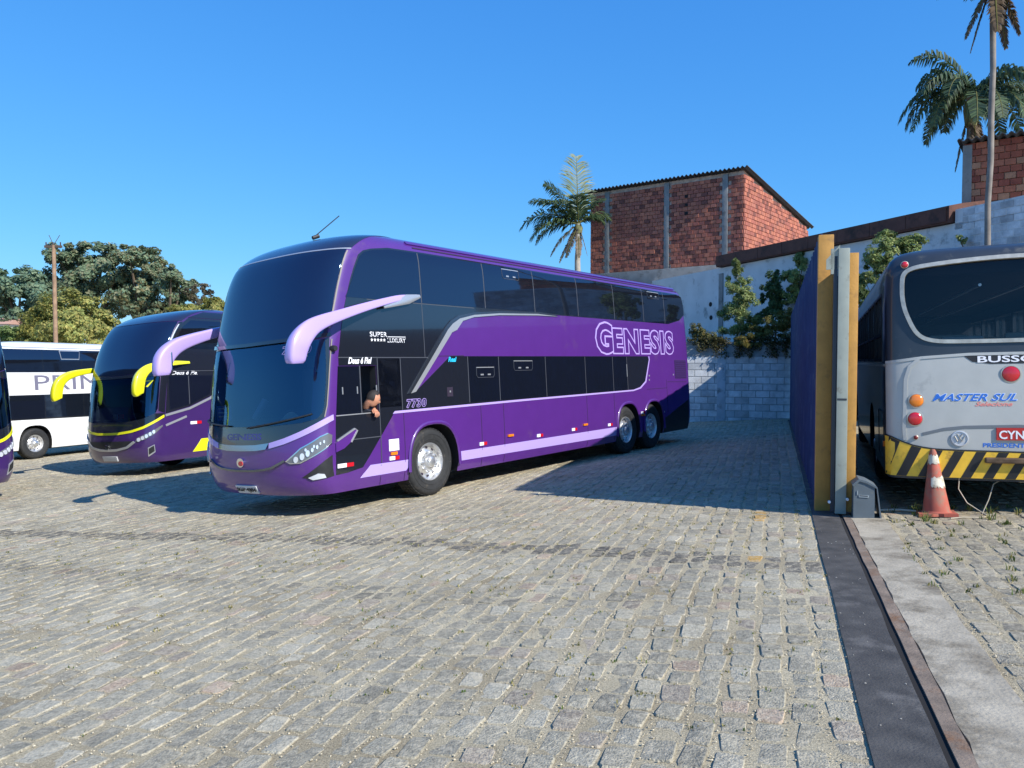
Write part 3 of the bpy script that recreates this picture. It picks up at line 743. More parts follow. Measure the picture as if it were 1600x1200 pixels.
    # engine grille, rear dark skirt, reflectors and lamps
    g = patch(R, 'engine_grille', [(11.72, 1.62), (12.42, 1.61), (12.42, 2.08), (11.72, 2.09)], Sl, mat('grille_purple', lin(50, 30, 78), .6), .001, .003)
    for k in range(9): line_patch(g, 'grille_slat', [(11.73, 1.65 + k * .05), (12.41, 1.645 + k * .05)], .022, Sl, dkpurple, off=.006, th=.006)
    patch(R, 'rear_skirt', [(11.0, .31), (12.47, .31), (12.47, 1.06), (11.0, .66)], Sl, blackplast, .001, .004, (None, .2))
    for x, z in ((11.62, 1.72), (10.25, 1.72), (10.24, 1.62), (10.98, .82)): patch(R, 'lock', [(x - .02, z - .02), (x + .02, z - .02), (x + .02, z + .02), (x - .02, z + .02)], Sl, silver, .004)
    for x0, z in ((.60, .64), (1.585, .64), (3.7, .66), (5.42, .66), (6.66, .68), (8.14, .67), (9.72, .84)):
        w_ = .29 if x0 < 1 else .2
        a = patch(R, 'reflector', [(x0, z), (x0 + w_ * .55, z), (x0 + w_ * .55, z + .055), (x0, z + .055)], Sl, letterw, .006, .006); patch(R, 'reflector', [(x0 + w_ * .55, z), (x0 + w_, z), (x0 + w_, z + .055), (x0 + w_ * .55, z + .055)], Sl, redref, .006, .006)
    for x0, z in ((4.50, .745), (7.10, .755), (9.74, .79)): patch(R, 'marker_lamp', [(x0, z), (x0 + .16, z), (x0 + .16, z + .04), (x0, z + .04)], Sl, amberm, .006, .02)
    patch(R, 'sticker', [(1.585, .775), (1.79, .775), (1.79, .945), (1.585, .945)], Sl, letterw, .002); patch(R, 'marker_lamp', [(1.61, .715), (1.74, .715), (1.74, .76), (1.61, .76)], Sl, amberm, .006, .015)
    # lettering on the flank
    pf_ = mat('letter_purple', lin(78, 36, 118), .4, coat=.6)
    for st, a0, b0, w_, h_ in (('G', 7.86, 2.27, .64, .60), ('ENESIS', 8.60, 2.27, 3.06, .50)):
        text(R, st, Sl, a0, b0, w_, h_, lav, .003, bold=.075, name='lettering', step=(None, .25), space=1.18)
        text(R, st, Sl, a0, b0, w_, h_, pf_, .006, bold=.03, name='lettering', step=(None, .25), space=1.18)
    text(R, '7730', Sl, 2.0, 1.395, .42, .115, lav, .006, bold=.06, shear=.15, space=1.15); text(R, '7730', Sl, 2.0, 1.395, .42, .115, mat('letter_navy', lin(34, 26, 70), .4), .009, bold=.015, shear=.15, space=1.15)
    text(R, 'SUPER', Sl, 1.315, 2.45, .34, .07, letterw, .006, bold=.005); text(R, 'LUXURY', Sl, 1.66, 2.37, .38, .065, letterw, .006, bold=.0)
    line_patch(R, 'lettering', [(1.665, 2.452), (2.04, 2.456)], .009, Sl, letterw, off=.006)
    for k in range(5):
        cx, cz = 1.345 + k * .062, 2.402
        patch(R, 'star', [(cx + (.028 if j % 2 == 0 else .012) * math.sin(j * math.pi / 5), cz + (.028 if j % 2 == 0 else .012) * math.cos(j * math.pi / 5)) for j in range(10)], Sl, letterw, .006)
    text(R, 'Deus é Fiel', Sl, .88, 2.062, .44, .085, letterw, .007, bold=.03, shear=.35); text(R, 'Real', Sl, 3.0, 2.08, .2, .075, cyanv, .007, bold=.03, shear=.3)
    # ------------------------------------------------ front
    up = [(.862, 3.56), (.862, 3.3), (.848, 2.95), (.842, 2.76), (.82, 2.50)]
    top = [(-.84, 3.69), (-.5, 3.672), (-.2, 3.667), (.2, 3.667), (.5, 3.672), (.84, 3.69)]
    bot = [(.82, 2.475), (.6, 2.445), (.3, 2.42), (0, 2.41), (-.3, 2.42), (-.6, 2.445), (-.82, 2.475)]
    patch(R, 'upper_windscreen', top + up + bot + [(-a, b) for a, b in reversed(up)], Sf, frontglass, .003, .004, fs)
    patch(R, 'roof_cap', [(-.90, 3.70), (-.5, 3.682), (0, 3.677), (.5, 3.682), (.90, 3.70), (.93, 3.85), (.95, 4.0), (.97, 4.10), (-.97, 4.10), (-.95, 4.0), (-.93, 3.85)], Sf, mat('navy_cap', lin(34, 38, 58), .25, coat=1.), .003, .004, (.03, .03))
    line_patch(R, 'cap_trim', [(-.9, 3.695), (-.5, 3.677), (0, 3.672), (.5, 3.677), (.9, 3.695)], .018, Sf, silver, off=.004, th=.006, step=(.03, None))
    rw = [(.868, 3.66), (.878, 3.3), (.866, 2.95), (.856, 2.76), (.84, 2.55)]
    for sg in (1, -1): line_patch(R, 'screen_seal', [(sg * a, b) for a, b in rw], .022, Sf, mat('seal_grey', lin(128, 122, 116), .6), off=.003, th=.012, step=(None, .08))
    # ledge between the two screens
    line_patch(R, 'screen_ledge', [(-.86, 2.46), (-.6, 2.43), (-.3, 2.405), (0, 2.395), (.3, 2.405), (.6, 2.43), (.86, 2.46)], .05, Sf, blackpaint, off=.002, th=.035, step=(.04, None))
    gl = [(.80, 2.405), (.845, 2.05), (.858, 1.8), (.852, 1.5), (.835, 1.41), (.77, 1.335), (.57, 1.285), (.3, 1.262), (0, 1.255)]
    patch(R, 'lower_windscreen', [(-.5, 2.372), (0, 2.36), (.5, 2.372)] + gl[:-1] + [(0, 1.255)] + [(-a, b) for a, b in reversed(gl[:-1])], Sf, windglass, .0, .002, fs, depth=.002)
    for sg in (1, -1):
        patch(R, 'screen_border', [(sg * a, b) for a, b in [(.80, 2.405)] + gl[1:6] + [(.86, 1.335), (.885, 1.5), (.89, 1.8), (.885, 2.1), (.86, 2.42)]], Sf, blackpaint, .0, .006, fs)
        line_patch(R, 'screen_seal', [(sg * .892, 2.40), (sg * .896, 2.1), (sg * .898, 1.8), (sg * .893, 1.5), (sg * .868, 1.35)], .016, Sf, mat('seal_grey', lin(128, 122, 116), .6), off=.003, th=.012, step=(None, .08))
    st = [(.99, 1.375), (.8, 1.293), (.574, 1.175), (.40, 1.09), (.25, 1.03), (.12, 1.005), (0, 1.0)]
    sb = [(.999, 1.30), (.8, 1.205), (.577, 1.095), (.40, 1.01), (.25, .955), (.12, .925), (0, .92)]
    full = lambda P: [(-a, b) for a, b in P[:-1]] + [P[-1]] + [q for q in reversed(P[:-1])]
    patch(R, 'dash_panel', [(-.77, 1.333), (-.57, 1.283), (-.3, 1.26), (0, 1.253), (.3, 1.26), (.57, 1.283), (.77, 1.333), (.86, 1.333)] + [q for q in st[1:]] + [(-a, b) for a, b in reversed(st[1:-1])] + [(-.86, 1.333)], Sf, blackpaint, .001, .004, fs)
    for sg in (1, -1): patch(R, 'smile_stripe', [(sg * a, b) for a, b in st[:5] + sb[:5][::-1]], Sf, lav, .002, .012, (.03, None))
    patch(R, 'smile_centre', [(-.25, 1.03), (-.12, 1.005), (0, 1.0), (.12, 1.005), (.25, 1.03), (.22, .945), (.12, .925), (0, .92), (-.12, .925), (-.22, .945)], Sf, mat('blue_chrome', lin(150, 170, 190), .12, 1.), .002, .016, (.03, None))
    line_patch(R, 'grille_line', [(-.41, .79), (-.28, .70), (-.2, .672), (-.1, .655), (0, .65), (.1, .655), (.2, .672), (.28, .70), (.41, .79)], .028, Sf, mat('dark_chrome', lin(120, 126, 132), .22, .9), off=.002, th=.02, step=(.03, None))
    text(R, 'GENESIS', Sf, -.13, 1.075, .30, .085, mat('letter_blue', lin(52, 44, 120), .3, coat=.5), .006, bold=.03, step=(.03, None))
    text(R, '7730', Sf, .33, 2.225, .30, .10, lav, .008, bold=.05, shear=.1, step=(.03, None), space=1.15); text(R, '7730', Sf, .33, 2.225, .30, .10, blackpaint, .010, bold=.012, shear=.1, step=(.03, None), space=1.15)
    em = patch(R, 'emblem', [(.022 * math.cos(k * math.pi / 10), .76 + .062 * math.sin(k * math.pi / 10)) for k in range(20)], Sf, chrome, .002, .02, (None, None)); patch(em, 'badge', [(.004 + .012 * math.cos(k * math.pi / 8), .75 + .034 * math.sin(k * math.pi / 8)) for k in range(16)], Sf, redref, .02, .008, (None, None)); 
    pl = patch(R, 'licence_plate', [(-.085, .335), (.085, .335), (.085, .44), (-.085, .44)], Sf, plateg, .012, .01, (.04, None)); text(pl, 'SGP4J84', Sf, -.075, .352, .15, .058, inkm, .024, bold=.02, step=(.04, None))
    for sg in (1, -1):
        hp = [(.42, .775), (.475, .748), (.58, .752), (.75, .84), (.9, .925), (.985, .985), (.99, 1.10), (.928, 1.131), (.816, 1.092), (.7, 1.02), (.58, .95)]
        h = patch(R, 'headlight', [(sg * a, b) for a, b in hp], Sf, mat('headlight_dark', lin(112, 114, 118), .3, .25, coat=.4), .002, .008, (.03, .08))
        line_patch(h, 'headlight_rim', [(sg * a, b) for a, b in [(.475, .75), (.425, .777), (.58, .947), (.7, 1.017), (.816, 1.09), (.928, 1.128)]], .014, Sf, chrome, off=.006, th=.01, step=(.03, None))
        line_patch(h, 'headlight_rim', [(sg * a, b) for a, b in [(.478, .752), (.58, .756), (.75, .845), (.9, .93), (.985, .99)]], .012, Sf, chrome, off=.006, th=.01, step=(.03, None))
        for a, b, r_ in ((.53, .80, .042), (.60, .838, .046), (.665, .878, .044), (.64, .925, .022), (.72, .92, .03), (.74, .965, .022), (.78, .955, .028), (.82, 1.0, .02), (.87, 1.02, .022)):
            patch(h, 'lamp', [(sg * a + r_ * .55 * math.cos(k * math.pi / 6), b + r_ * math.sin(k * math.pi / 6)) for k in range(12)], Sf, lenswhite, .009, .012, (None, None))
        # dark nook with the fog lamp
        nk = patch(R, 'fog_nook', [(sg * a, b) for a, b in [(.58, .56), (.70, .515), (.9, .53), (.999, .548), (.999, .83), (.9, .775), (.82, .72), (.7, .64)]], Sf, blackplast, .002, .004, (.03, .1))
        patch(nk, 'fog_lamp', [(sg * a, b) for a, b in [(.65, .555), (.78, .604), (.865, .59), (.88, .54), (.70, .522)]], Sf, lenswhite, .006, .016, (.03, None))
    patch(R, 'headlight_fang', [(.575, .86), (.575, .985), (.60, 1.005), (.92, 1.15), (.965, 1.13), (.845, .978), (.72, .90)], Sl, purple, .008, .012, (None, .2))
    line_patch(R, 'fang_trim', [(.60, 1.012), (.925, 1.155), (.972, 1.13), (.85, .975)], .022, Sl, silver, off=.012, th=.014)
    # wipers
    for a0, b0, a1, b1 in ((.05, 1.24, .72, 1.40), (-.75, 1.36, -.1, 1.27)):
        w_ = MB(); pts = [Vector(Sf(a0 + (a1 - a0) * k / 8, b0 + (b1 - b0) * k / 8)) + Vector((-.03, 0, 0)) for k in range(9)]; w_.tube(pts, .012, 6); w_.build('wiper', blackplast, R)
    for sg in (-1, 1): mirror(R, sg, lav)
    a = MB(); a.tube([(1.25, -.25, 4.02), (1.35, -.27, 4.06)], .03, 8); a.tube([(1.3, -.26, 4.06), (1.75, -.3, 4.42)], .008, 6); a.build('antenna', blackplast, R)
    for y in (-.95, .95): MB().rbox(.86, 1.12, y - .05, y + .05, 3.78, 3.81, .01).build('marker_lamp', letterw, R) if False else None
    c = MB(); c.lathe([(.0, -.06), (.035, -.06), (.045, -.02), (.045, .02)], 14, c=(.62, -1.3, 2.27)); c.build('camera_pod', blackplast, R, 40)
    # cockpit behind the glass
    d = MB(); d.rbox(.32, .95, -1.15, 1.15, 1.223, 1.33, .03); d.rbox(.55, .95, -.95, -.25, 1.32, 1.46, .05); d.build('dashboard', mat('dash_grey', lin(58, 60, 64), .75), R, 40)
    s = MB(); s.lathe([(.215, -.014), (.232, 0), (.215, .014), (.198, 0), (.215, -.014)], 28, 'z'); s.box(-.2, .2, -.02, .02, -.008, .008); s.box(-.02, .02, -.2, .2, -.008, .008); sw = s.build('steering_wheel', blackplast, R, 50); sw.location = (1.02, -.62, 1.52); sw.rotation_euler = (0, rad(-35), 0)
    for y in (-.62, .55):
        s = MB(); s.rbox(1.35, 1.85, y - .25, y + .25, 1.225, 1.42, .06); s.rbox(1.74, 1.92, y - .25, y + .25, 1.36, 2.1, .06); s.rbox(1.76, 1.9, y - .15, y + .15, 2.1, 2.3, .05); s.build('seat', mat('seat_cloth', lin(96, 92, 100), .9), R, 50)
    p = MB(); p.rbox(.36, .375, .72, 1.08, 1.335, 1.56, .004); sg = p.build('route_sign', mat('sign_blue', lin(44, 84, 190), .5), R); 
    for k in range(3): patch(sg, 'sign_line', [(.76 + .02 * k, 1.51 - k * .06), (1.04, 1.51 - k * .06), (1.04, 1.53 - k * .06), (.76 + .02 * k, 1.53 - k * .06)], plane_S((.36, 0, 0), (0, 1, 0), (0, 0, 1)), mat('sign_white', lin(190, 205, 230), .5), .001, .001, ref=lambda p: (1, 0, 1.5))
    f = MB(); f.prism([(-.9 + .42 * k / 12, 1.335 + .10 * math.sin(math.pi * k / 12)) for k in range(13)], .345, .36, 'x'); f.build('pale_dome', mat('pale_green', lin(176, 206, 190), .7), R)  # pale green half-dome plate standing on the dashboard
    b = MB(); b.tube([(.45, .28, 1.34), (.6, .2, 1.62)], .05, 8); b.build('bottle', mat('pale_blue', lin(150, 170, 215), .4), R, 60)
    return R
coach = big_coach()
# ------------------------------------------------------------------ the older purple coaches with yellow mirrors
SH2 = Shape(); SH2.F0 = [(.25, .16), (.4, .06), (.75, .0), (1.05, .02), (1.6, .08), (2.15, .16), (2.5, .23), (2.86, .34), (3.3, .54), (3.6, .76), (3.75, .98), (3.88, 1.3), (3.98, 1.8), (4.05, 2.6)]
SH2.WT = [(.25, 1.2), (.5, 1.28), (.9, 1.3), (2.2, 1.3), (3.0, 1.285), (3.5, 1.26), (3.7, 1.22), (3.85, 1.13), (3.95, 1.0), (4.02, .78), (4.05, .4)]; SH2.L = 12.6; SH2.A = .55
def yellow_coach(x, y, th, label, number, sides=(1, -1)):
    sh = SH2; Sl, Sf = sh.left, sh.front; fs = (.04, .08)
    R = empty('double_decker_coach', frame(x, y, th, .012), label, 'bus', 'dark purple coaches with yellow mirrors')
    body = shell_low(sh, dkpurple)
    cut = [MB().prism(arch_poly(c, .56, 1.1), y0, y1).build('cut', wellm) for c in (2.6, 9.0, 10.3) for y0, y1 in ((-1.45, -.7), (.7, 1.45))]
    cut.append(MB().prism([(-1.15, 1.22), (1.15, 1.22), (1.15, 2.3), (-1.15, 2.3)], -.6, 2.0, 'x').build('cut', cabinm))
    boolean(body, cut); body.parent = R
    body.data.polygons.foreach_set('use_smooth', [True] * len(body.data.polygons)); body.data.set_sharp_from_angle(angle=rad(38))
    underside(R, sh, (2.5, 9., 10.3))
    for xx in (2.5, 9., 10.3): wheel(R, xx, -1.19, -1); wheel(R, xx, 1.19, 1)
    # black upper works: flank, roof cap, glass
    for S_, sg in ((Sl, 1), (sh.right, -1)):
        patch(R, 'flank_panel', [(.63, 1.42), (1.3, 1.56), (1.9, 1.78), (2.3, 2.0), (2.9, 2.15), (12.2, 2.15), (12.3, 3.7), (1.45, 3.72), (1.2, 3.55), (1.0, 3.3), (.8, 2.7), (.72, 2.2)], S_, blackpaint, .005, .004, (None, .06))
        line_patch(R, 'swoosh_line', [(.62, 1.375), (1.3, 1.51), (1.9, 1.73), (2.25, 1.93), (2.55, 2.2), (2.7, 2.5)], .055, S_, silver, off=.008, th=.006)
        patch(R, 'roof_panel', [(1.45, 3.73), (12.2, 3.72), (12.0, 3.9), (2.0, 3.9)], S_, blackpaint, .005, .003, (None, .03))
        line_patch(R, 'panel_gap', [(.85, 2.42), (4.0, 2.42)], .012, S_, seam, off=.0095, th=.003)
    for xx in (2.4, 4.0, 5.6, 7.2, 8.8, 10.4): line_patch(R, 'panel_gap', [(xx, 2.5), (xx, 3.7)], .012, Sl, seam, off=.0095, th=.003)
    patch(R, 'window_pane', [(.98, 2.95), (2.38, 2.95), (2.38, 3.66), (1.5, 3.66), (1.25, 3.5), (1.1, 3.3)], Sl, darkglass, .009, .003, (None, .06))
    for k in range(5): patch(R, 'window_pane', [(2.42 + 1.6 * k, 2.95), (3.98 + 1.6 * k, 2.95), (3.98 + 1.6 * k, 3.66), (2.42 + 1.6 * k, 3.66)], Sl, darkglass, .009, .003, (None, .06))
    d = patch(R, 'driver_window', [(.74, 1.50), (1.35, 1.62), (1.9, 1.84), (2.0, 2.3), (.76, 2.3)], Sl, darkglass, .009, .003, (None, .06)); line_patch(d, 'window_bar', [(1.3, 1.62), (1.3, 2.3)], .02, Sl, seam, off=.009)
    text(R, 'Deus é Fiel', Sl, .85, 2.33, .75, .085, letterw, .008, bold=.02, shear=.3)
    # front
    up = [(.86, 3.55), (.87, 3.3), (.86, 2.9), (.84, 2.5)]
    patch(R, 'upper_windscreen', [(-.84, 3.62), (0, 3.6), (.84, 3.62)] + up + [(.5, 2.40), (0, 2.36), (-.5, 2.40)] + [(-a, b) for a, b in reversed(up)], Sf, frontglass, .003, .004, fs)
    patch(R, 'roof_cap', [(-.92, 3.635), (0, 3.615), (.92, 3.635), (.95, 3.85), (.97, 4.04), (-.97, 4.04), (-.95, 3.85)], Sf, mat('navy_cap', lin(34, 38, 58), .25, coat=1.), .003, .004, (.03, .03))
    for sg in (1, -1):
        patch(R, 'corner_panel', [(sg * a, b) for a, b in [(.875, 3.6), (.885, 3.3), (.875, 2.9), (.855, 2.4), (.86, 1.5), (.999, 1.44), (.999, 2.4), (.999, 3.4), (.96, 3.62)]], Sf, blackpaint, .004, .004, fs)
        line_patch(R, 'pillar_shine', [(sg * .91, 3.55), (sg * .905, 3.3), (sg * .895, 3.05)], .03, Sf, silver, off=.006)
    gl = [(.84, 2.3), (.85, 1.9), (.845, 1.55), (.8, 1.44), (.55, 1.33), (.28, 1.27)]
    patch(R, 'lower_windscreen', [(0, 2.28)] + gl + [(0, 1.255)] + [(-a, b) for a, b in reversed(gl)], Sf, windglass, .0, .002, fs, depth=.002)
    patch(R, 'screen_border', [(-.84, 2.31), (0, 2.29), (.84, 2.31), (.84, 2.47), (.5, 2.39), (0, 2.35), (-.5, 2.39), (-.84, 2.47)], Sf, blackpaint, .001, .004, fs)
    st = [(.999, 1.37), (.8, 1.25), (.57, 1.12), (.36, 1.04), (.15, 1.0), (0, .995)]
    dk = [(-.8, 1.435), (-.55, 1.325), (-.28, 1.265), (0, 1.25), (.28, 1.265), (.55, 1.325), (.8, 1.435), (.999, 1.43)] + st + [(-a, b) for a, b in reversed(st[:-1])] + [(-.999, 1.43)]
    patch(R, 'dash_panel', dk, Sf, blackpaint, .001, .004, fs)
    full = [(-a, b) for a, b in st[:-1]] + [q for q in reversed(st)]
    line_patch(R, 'smile_stripe', full, .055, Sf, yellowp, off=.004, th=.01, step=(.03, None))
    line_patch(R, 'grille_trim', [(-.42, .80), (-.3, .68), (-.12, .62), (0, .61), (.12, .62), (.3, .68), (.42, .80)], .05, Sf, silver, off=.003, th=.018, step=(.03, None))
    patch(R, 'grille', [(-.38, .82), (-.28, .71), (-.12, .66), (0, .65), (.12, .66), (.28, .71), (.38, .82)], Sf, blackplast, .002, .006, (.03, None))
    patch(R, 'emblem', [(.02 * math.cos(k * math.pi / 8), .69 + .06 * math.sin(k * math.pi / 8)) for k in range(16)], Sf, chrome, .006, .02, (None, None))
    for sg in (1, -1):
        h = patch(R, 'headlight', [(sg * a, b) for a, b in [(.44, .80), (.6, .84), (.8, .96), (.97, 1.12), (.97, 1.16), (.8, 1.06), (.6, .96), (.46, .88)]], Sf, mat('headlight_dark', lin(112, 114, 118), .3, .25, coat=.4), .003, .01, (.03, .08))
        for a, b in ((.50, .845), (.57, .88), (.64, .92), (.71, .965), (.78, 1.01)): patch(h, 'lamp', [(sg * a + .03 * math.cos(k * math.pi / 6), b + .045 * math.sin(k * math.pi / 6)) for k in range(12)], Sf, lenswhite, .012, .012, (None, None))
        f = patch(R, 'fog_lamp', [(sg * a, b) for a, b in [(.64, .44), (.80, .54), (.80, .72), (.66, .65)]], Sf, silver, .003, .006, (.03, None)); patch(f, 'lens', [(sg * a, b) for a, b in [(.66, .49), (.785, .565), (.785, .695), (.675, .63)]], Sf, blackplast, .009, .004, (.03, None))
    pl = patch(R, 'licence_plate', [(-.1, .36), (.1, .36), (.1, .47), (-.1, .47)], Sf, plateg, .012, .01, (.04, None))
    text(R, number, Sf, .46, 2.06, .24, .15, yellowp, .006, bold=.02, step=(.03, None)) if number else None
    # flank below: yellow block, stickers
    patch(R, 'stripe', [(1.35, .45), (4.2, .45), (4.2, .75), (1.6, .75)], Sl, yellowp, .002, .003)
    patch(R, 'stripe', [(2.35, 1.50), (9, 1.50), (9, 1.56), (2.35, 1.56)], Sl, yellowp, .002, .003)
    text(R, '17', Sl, 2.75, 1.62, .14, .16, yellowp, .004, bold=.02)
    line_patch(R, 'headlight_tail', [(.62, 1.14), (1.2, 1.32)], .05, Sl, silver, off=.004, th=.006)
    for x0, w_, m_ in ((1.3, .18, letterw), (1.48, .14, redref)): patch(R, 'reflector', [(x0, 1.12), (x0 + w_, 1.12), (x0 + w_, 1.19), (x0, 1.19)], Sl, m_, .003, .006)
    patch(R, 'sticker', [(2.25, .92), (2.85, .92), (2.85, 1.22), (2.25, 1.22)], Sl, letterw, .003); patch(R, 'sticker', [(2.3, 1.23), (2.6, 1.23), (2.6, 1.36), (2.3, 1.36)], Sl, mat('sticker_blue', lin(130, 178, 230), .5), .003)
    for sg in sides:
        P = [(1.35, 1.31, 2.62), (.9, 1.40, 2.60), (.4, 1.52, 2.55), (.02, 1.60, 2.46), (-.2, 1.64, 2.3), (-.28, 1.65, 2.1), (-.3, 1.645, 1.92), (-.29, 1.64, 1.87)]
        Rr = [(.015, .03), (.03, .055), (.04, .07), (.06, .095), (.08, .12), (.085, .13), (.08, .12), (.06, .09)]
        if sg > 0: P = [(a, 1.3 + (b - 1.3) * .45, c) for a, b, c in P]
        Rr = [(v.x, v.y) for v in smooth_path([(a, b, 0) for a, b in Rr])]
        t = MB(); t.tube([(v.x, v.y * sg, v.z) for v in smooth_path(P)], Rr, 20, flat=(0, sg, .25), sq=.5); t.build('mirror', yellowp, R, 42)
    d = MB(); d.rbox(.36, .95, -1.12, 1.12, 1.223, 1.32, .03); d.rbox(.5, .95, -.9, -.2, 1.31, 1.45, .05); d.build('dashboard', mat('dash_grey', lin(58, 60, 64), .75), R, 40)
    s = MB(); s.lathe([(.215, -.014), (.232, 0), (.215, .014), (.198, 0), (.215, -.014)], 24, 'z'); s.box(-.2, .2, -.02, .02, -.008, .008); sw = s.build('steering_wheel', blackplast, R, 50); sw.location = (1.0, -.6, 1.52); sw.rotation_euler = (0, rad(-35), 0)
    for yy in (-.6, .55):
        s = MB(); s.rbox(1.35, 1.85, yy - .25, yy + .25, 1.225, 1.42, .06); s.rbox(1.74, 1.92, yy - .25, yy + .25, 1.36, 2.1, .06); s.build('seat', mat('seat_cloth', lin(96, 92, 100), .9), R, 50)
    p = MB(); p.rbox(.37, .385, -.1, .12, 1.33, 1.45, .004); p.build('route_sign', redref, R); p = MB(); p.rbox(.37, .385, .14, .3, 1.33, 1.45, .004); p.build('route_sign', letterw, R)
    return R
def shell_low(sh, m):
    Z = [.3, .36, .45, .58, .75, .95, 1.2, 1.5, 1.8, 2.1, 2.4, 2.7, 3.0, 3.25, 3.42, 3.55, 3.65, 3.74, 3.81, 3.87, 3.92, 3.96, 4.0, 4.03, 4.05]
    V = []; Fc = []
    for z in Z: R = sh.ring(z); n = len(R); V += R
    for i in range(len(Z) - 1):
        for k in range(n): Fc.append((i * n + k, i * n + (k + 1) % n, (i + 1) * n + (k + 1) % n, (i + 1) * n + k))
    Fc += [tuple(range(n - 1, -1, -1)), tuple(range((len(Z) - 1) * n, len(Z) * n))]
    bm = bmesh.new(); vs_ = [bm.verts.new(v) for v in V]
    for f in Fc: bm.faces.new([vs_[i] for i in f])
    return bm_obj('body', bm, m)
yellow_coach(-9.51, 18.04, 29.1, 'dark purple coach with yellow mirrors between the white coach and the large purple coach', '17')
yellow_coach(-10.14, 13.58, -50, 'dark purple coach nose cut off by the left edge of the picture', '', (1,))

# ------------------------------------------------------------------ white coach with two dark window bands
def white_coach():
    sh = Shape(); Sl = sh.left
    wx, wy, th = -16.386, 26.39, 22.6
    X = Vector((math.sin(rad(th)), math.cos(rad(th)), 0)); Yv = Vector((-X.y, X.x, 0))
    o = Vector((wx, wy, 0)) - X * 2.55 + Yv * 1.3
    R = empty('double_decker_coach', frame(o.x, o.y, th, .012), 'white double-decker coach with grey lettering behind the purple coaches', 'bus')
    body = shell(sh, whitep, .33)
    cut = [MB().prism(arch_poly(c, .6, 1.15), y0, y1).build('cut', wellm) for c in (2.55, 9.0, 10.3) for y0, y1 in ((-1.45, -.7), (.7, 1.45))]
    boolean(body, cut); body.parent = R
    body.data.polygons.foreach_set('use_smooth', [True] * len(body.data.polygons)); body.data.set_sharp_from_angle(angle=rad(38))
    underside(R, sh, (2.55, 9., 10.3))
    for xx in (2.55, 9., 10.3): wheel(R, xx, -1.19, -1); wheel(R, xx, 1.19, 1)
    patch(R, 'flank_panel', [(1.0, 2.98), (12.3, 2.98), (12.3, 3.78), (1.5, 3.78), (1.2, 3.6)], Sl, blackpaint, .001, .004, (None, .2))
    patch(R, 'flank_panel', [(.72, 1.36), (12.2, 1.30), (12.2, 2.2), (.75, 2.2)], Sl, blackpaint, .001, .004, (None, .2))
    for k in range(7):
        a, b = 1.45 + k * 1.5, 2.93 + k * 1.5
        patch(R, 'window_pane', [(a, 3.0), (b, 3.0), (b, 3.75), (a, 3.75)], Sl, darkglass, .005, .002, (None, .2)); patch(R, 'window_pane', [(a, 1.40), (b, 1.39), (b, 2.18), (a, 2.18)], Sl, darkglass, .005, .002, (None, .2))
    for x0, z0 in ((3.6, 3.45), (5.7, 1.9)):
        line_patch(R, 'vent_flap', [(x0, z0 + .3), (x0 + .05, z0), (x0 + .75, z0), (x0 + .8, z0 + .3), (x0, z0 + .3)], .03, Sl, silver, off=.008)
    line_patch(R, 'roof_rail', [(1.5, 3.84), (12.3, 3.84)], .03, Sl, silver, off=.003, th=.01)
    text(R, 'PRIMAR', Sl, 2.6, 2.36, 4.3, .52, mat('grey_letters', lin(112, 110, 128), .5), .006, bold=.0, shear=.0, step=(None, .25))
    Sf = sh.front
    patch(R, 'upper_windscreen', [(-.86, 3.65), (.86, 3.65), (.86, 2.5), (-.86, 2.5)], Sf, frontglass, .003, .004, (.04, .08)); patch(R, 'lower_windscreen', [(-.86, 2.4), (.86, 2.4), (.86, 1.25), (-.86, 1.25)], Sf, frontglass, .003, .004, (.04, .08))
    for sg in (1, -1): patch(R, 'headlight', [(sg * .45, .75), (sg * .9, .9), (sg * .95, 1.1), (sg * .5, .92)], Sf, lenswhite, .003, .01, (.03, .08))
    return R
white_coach()
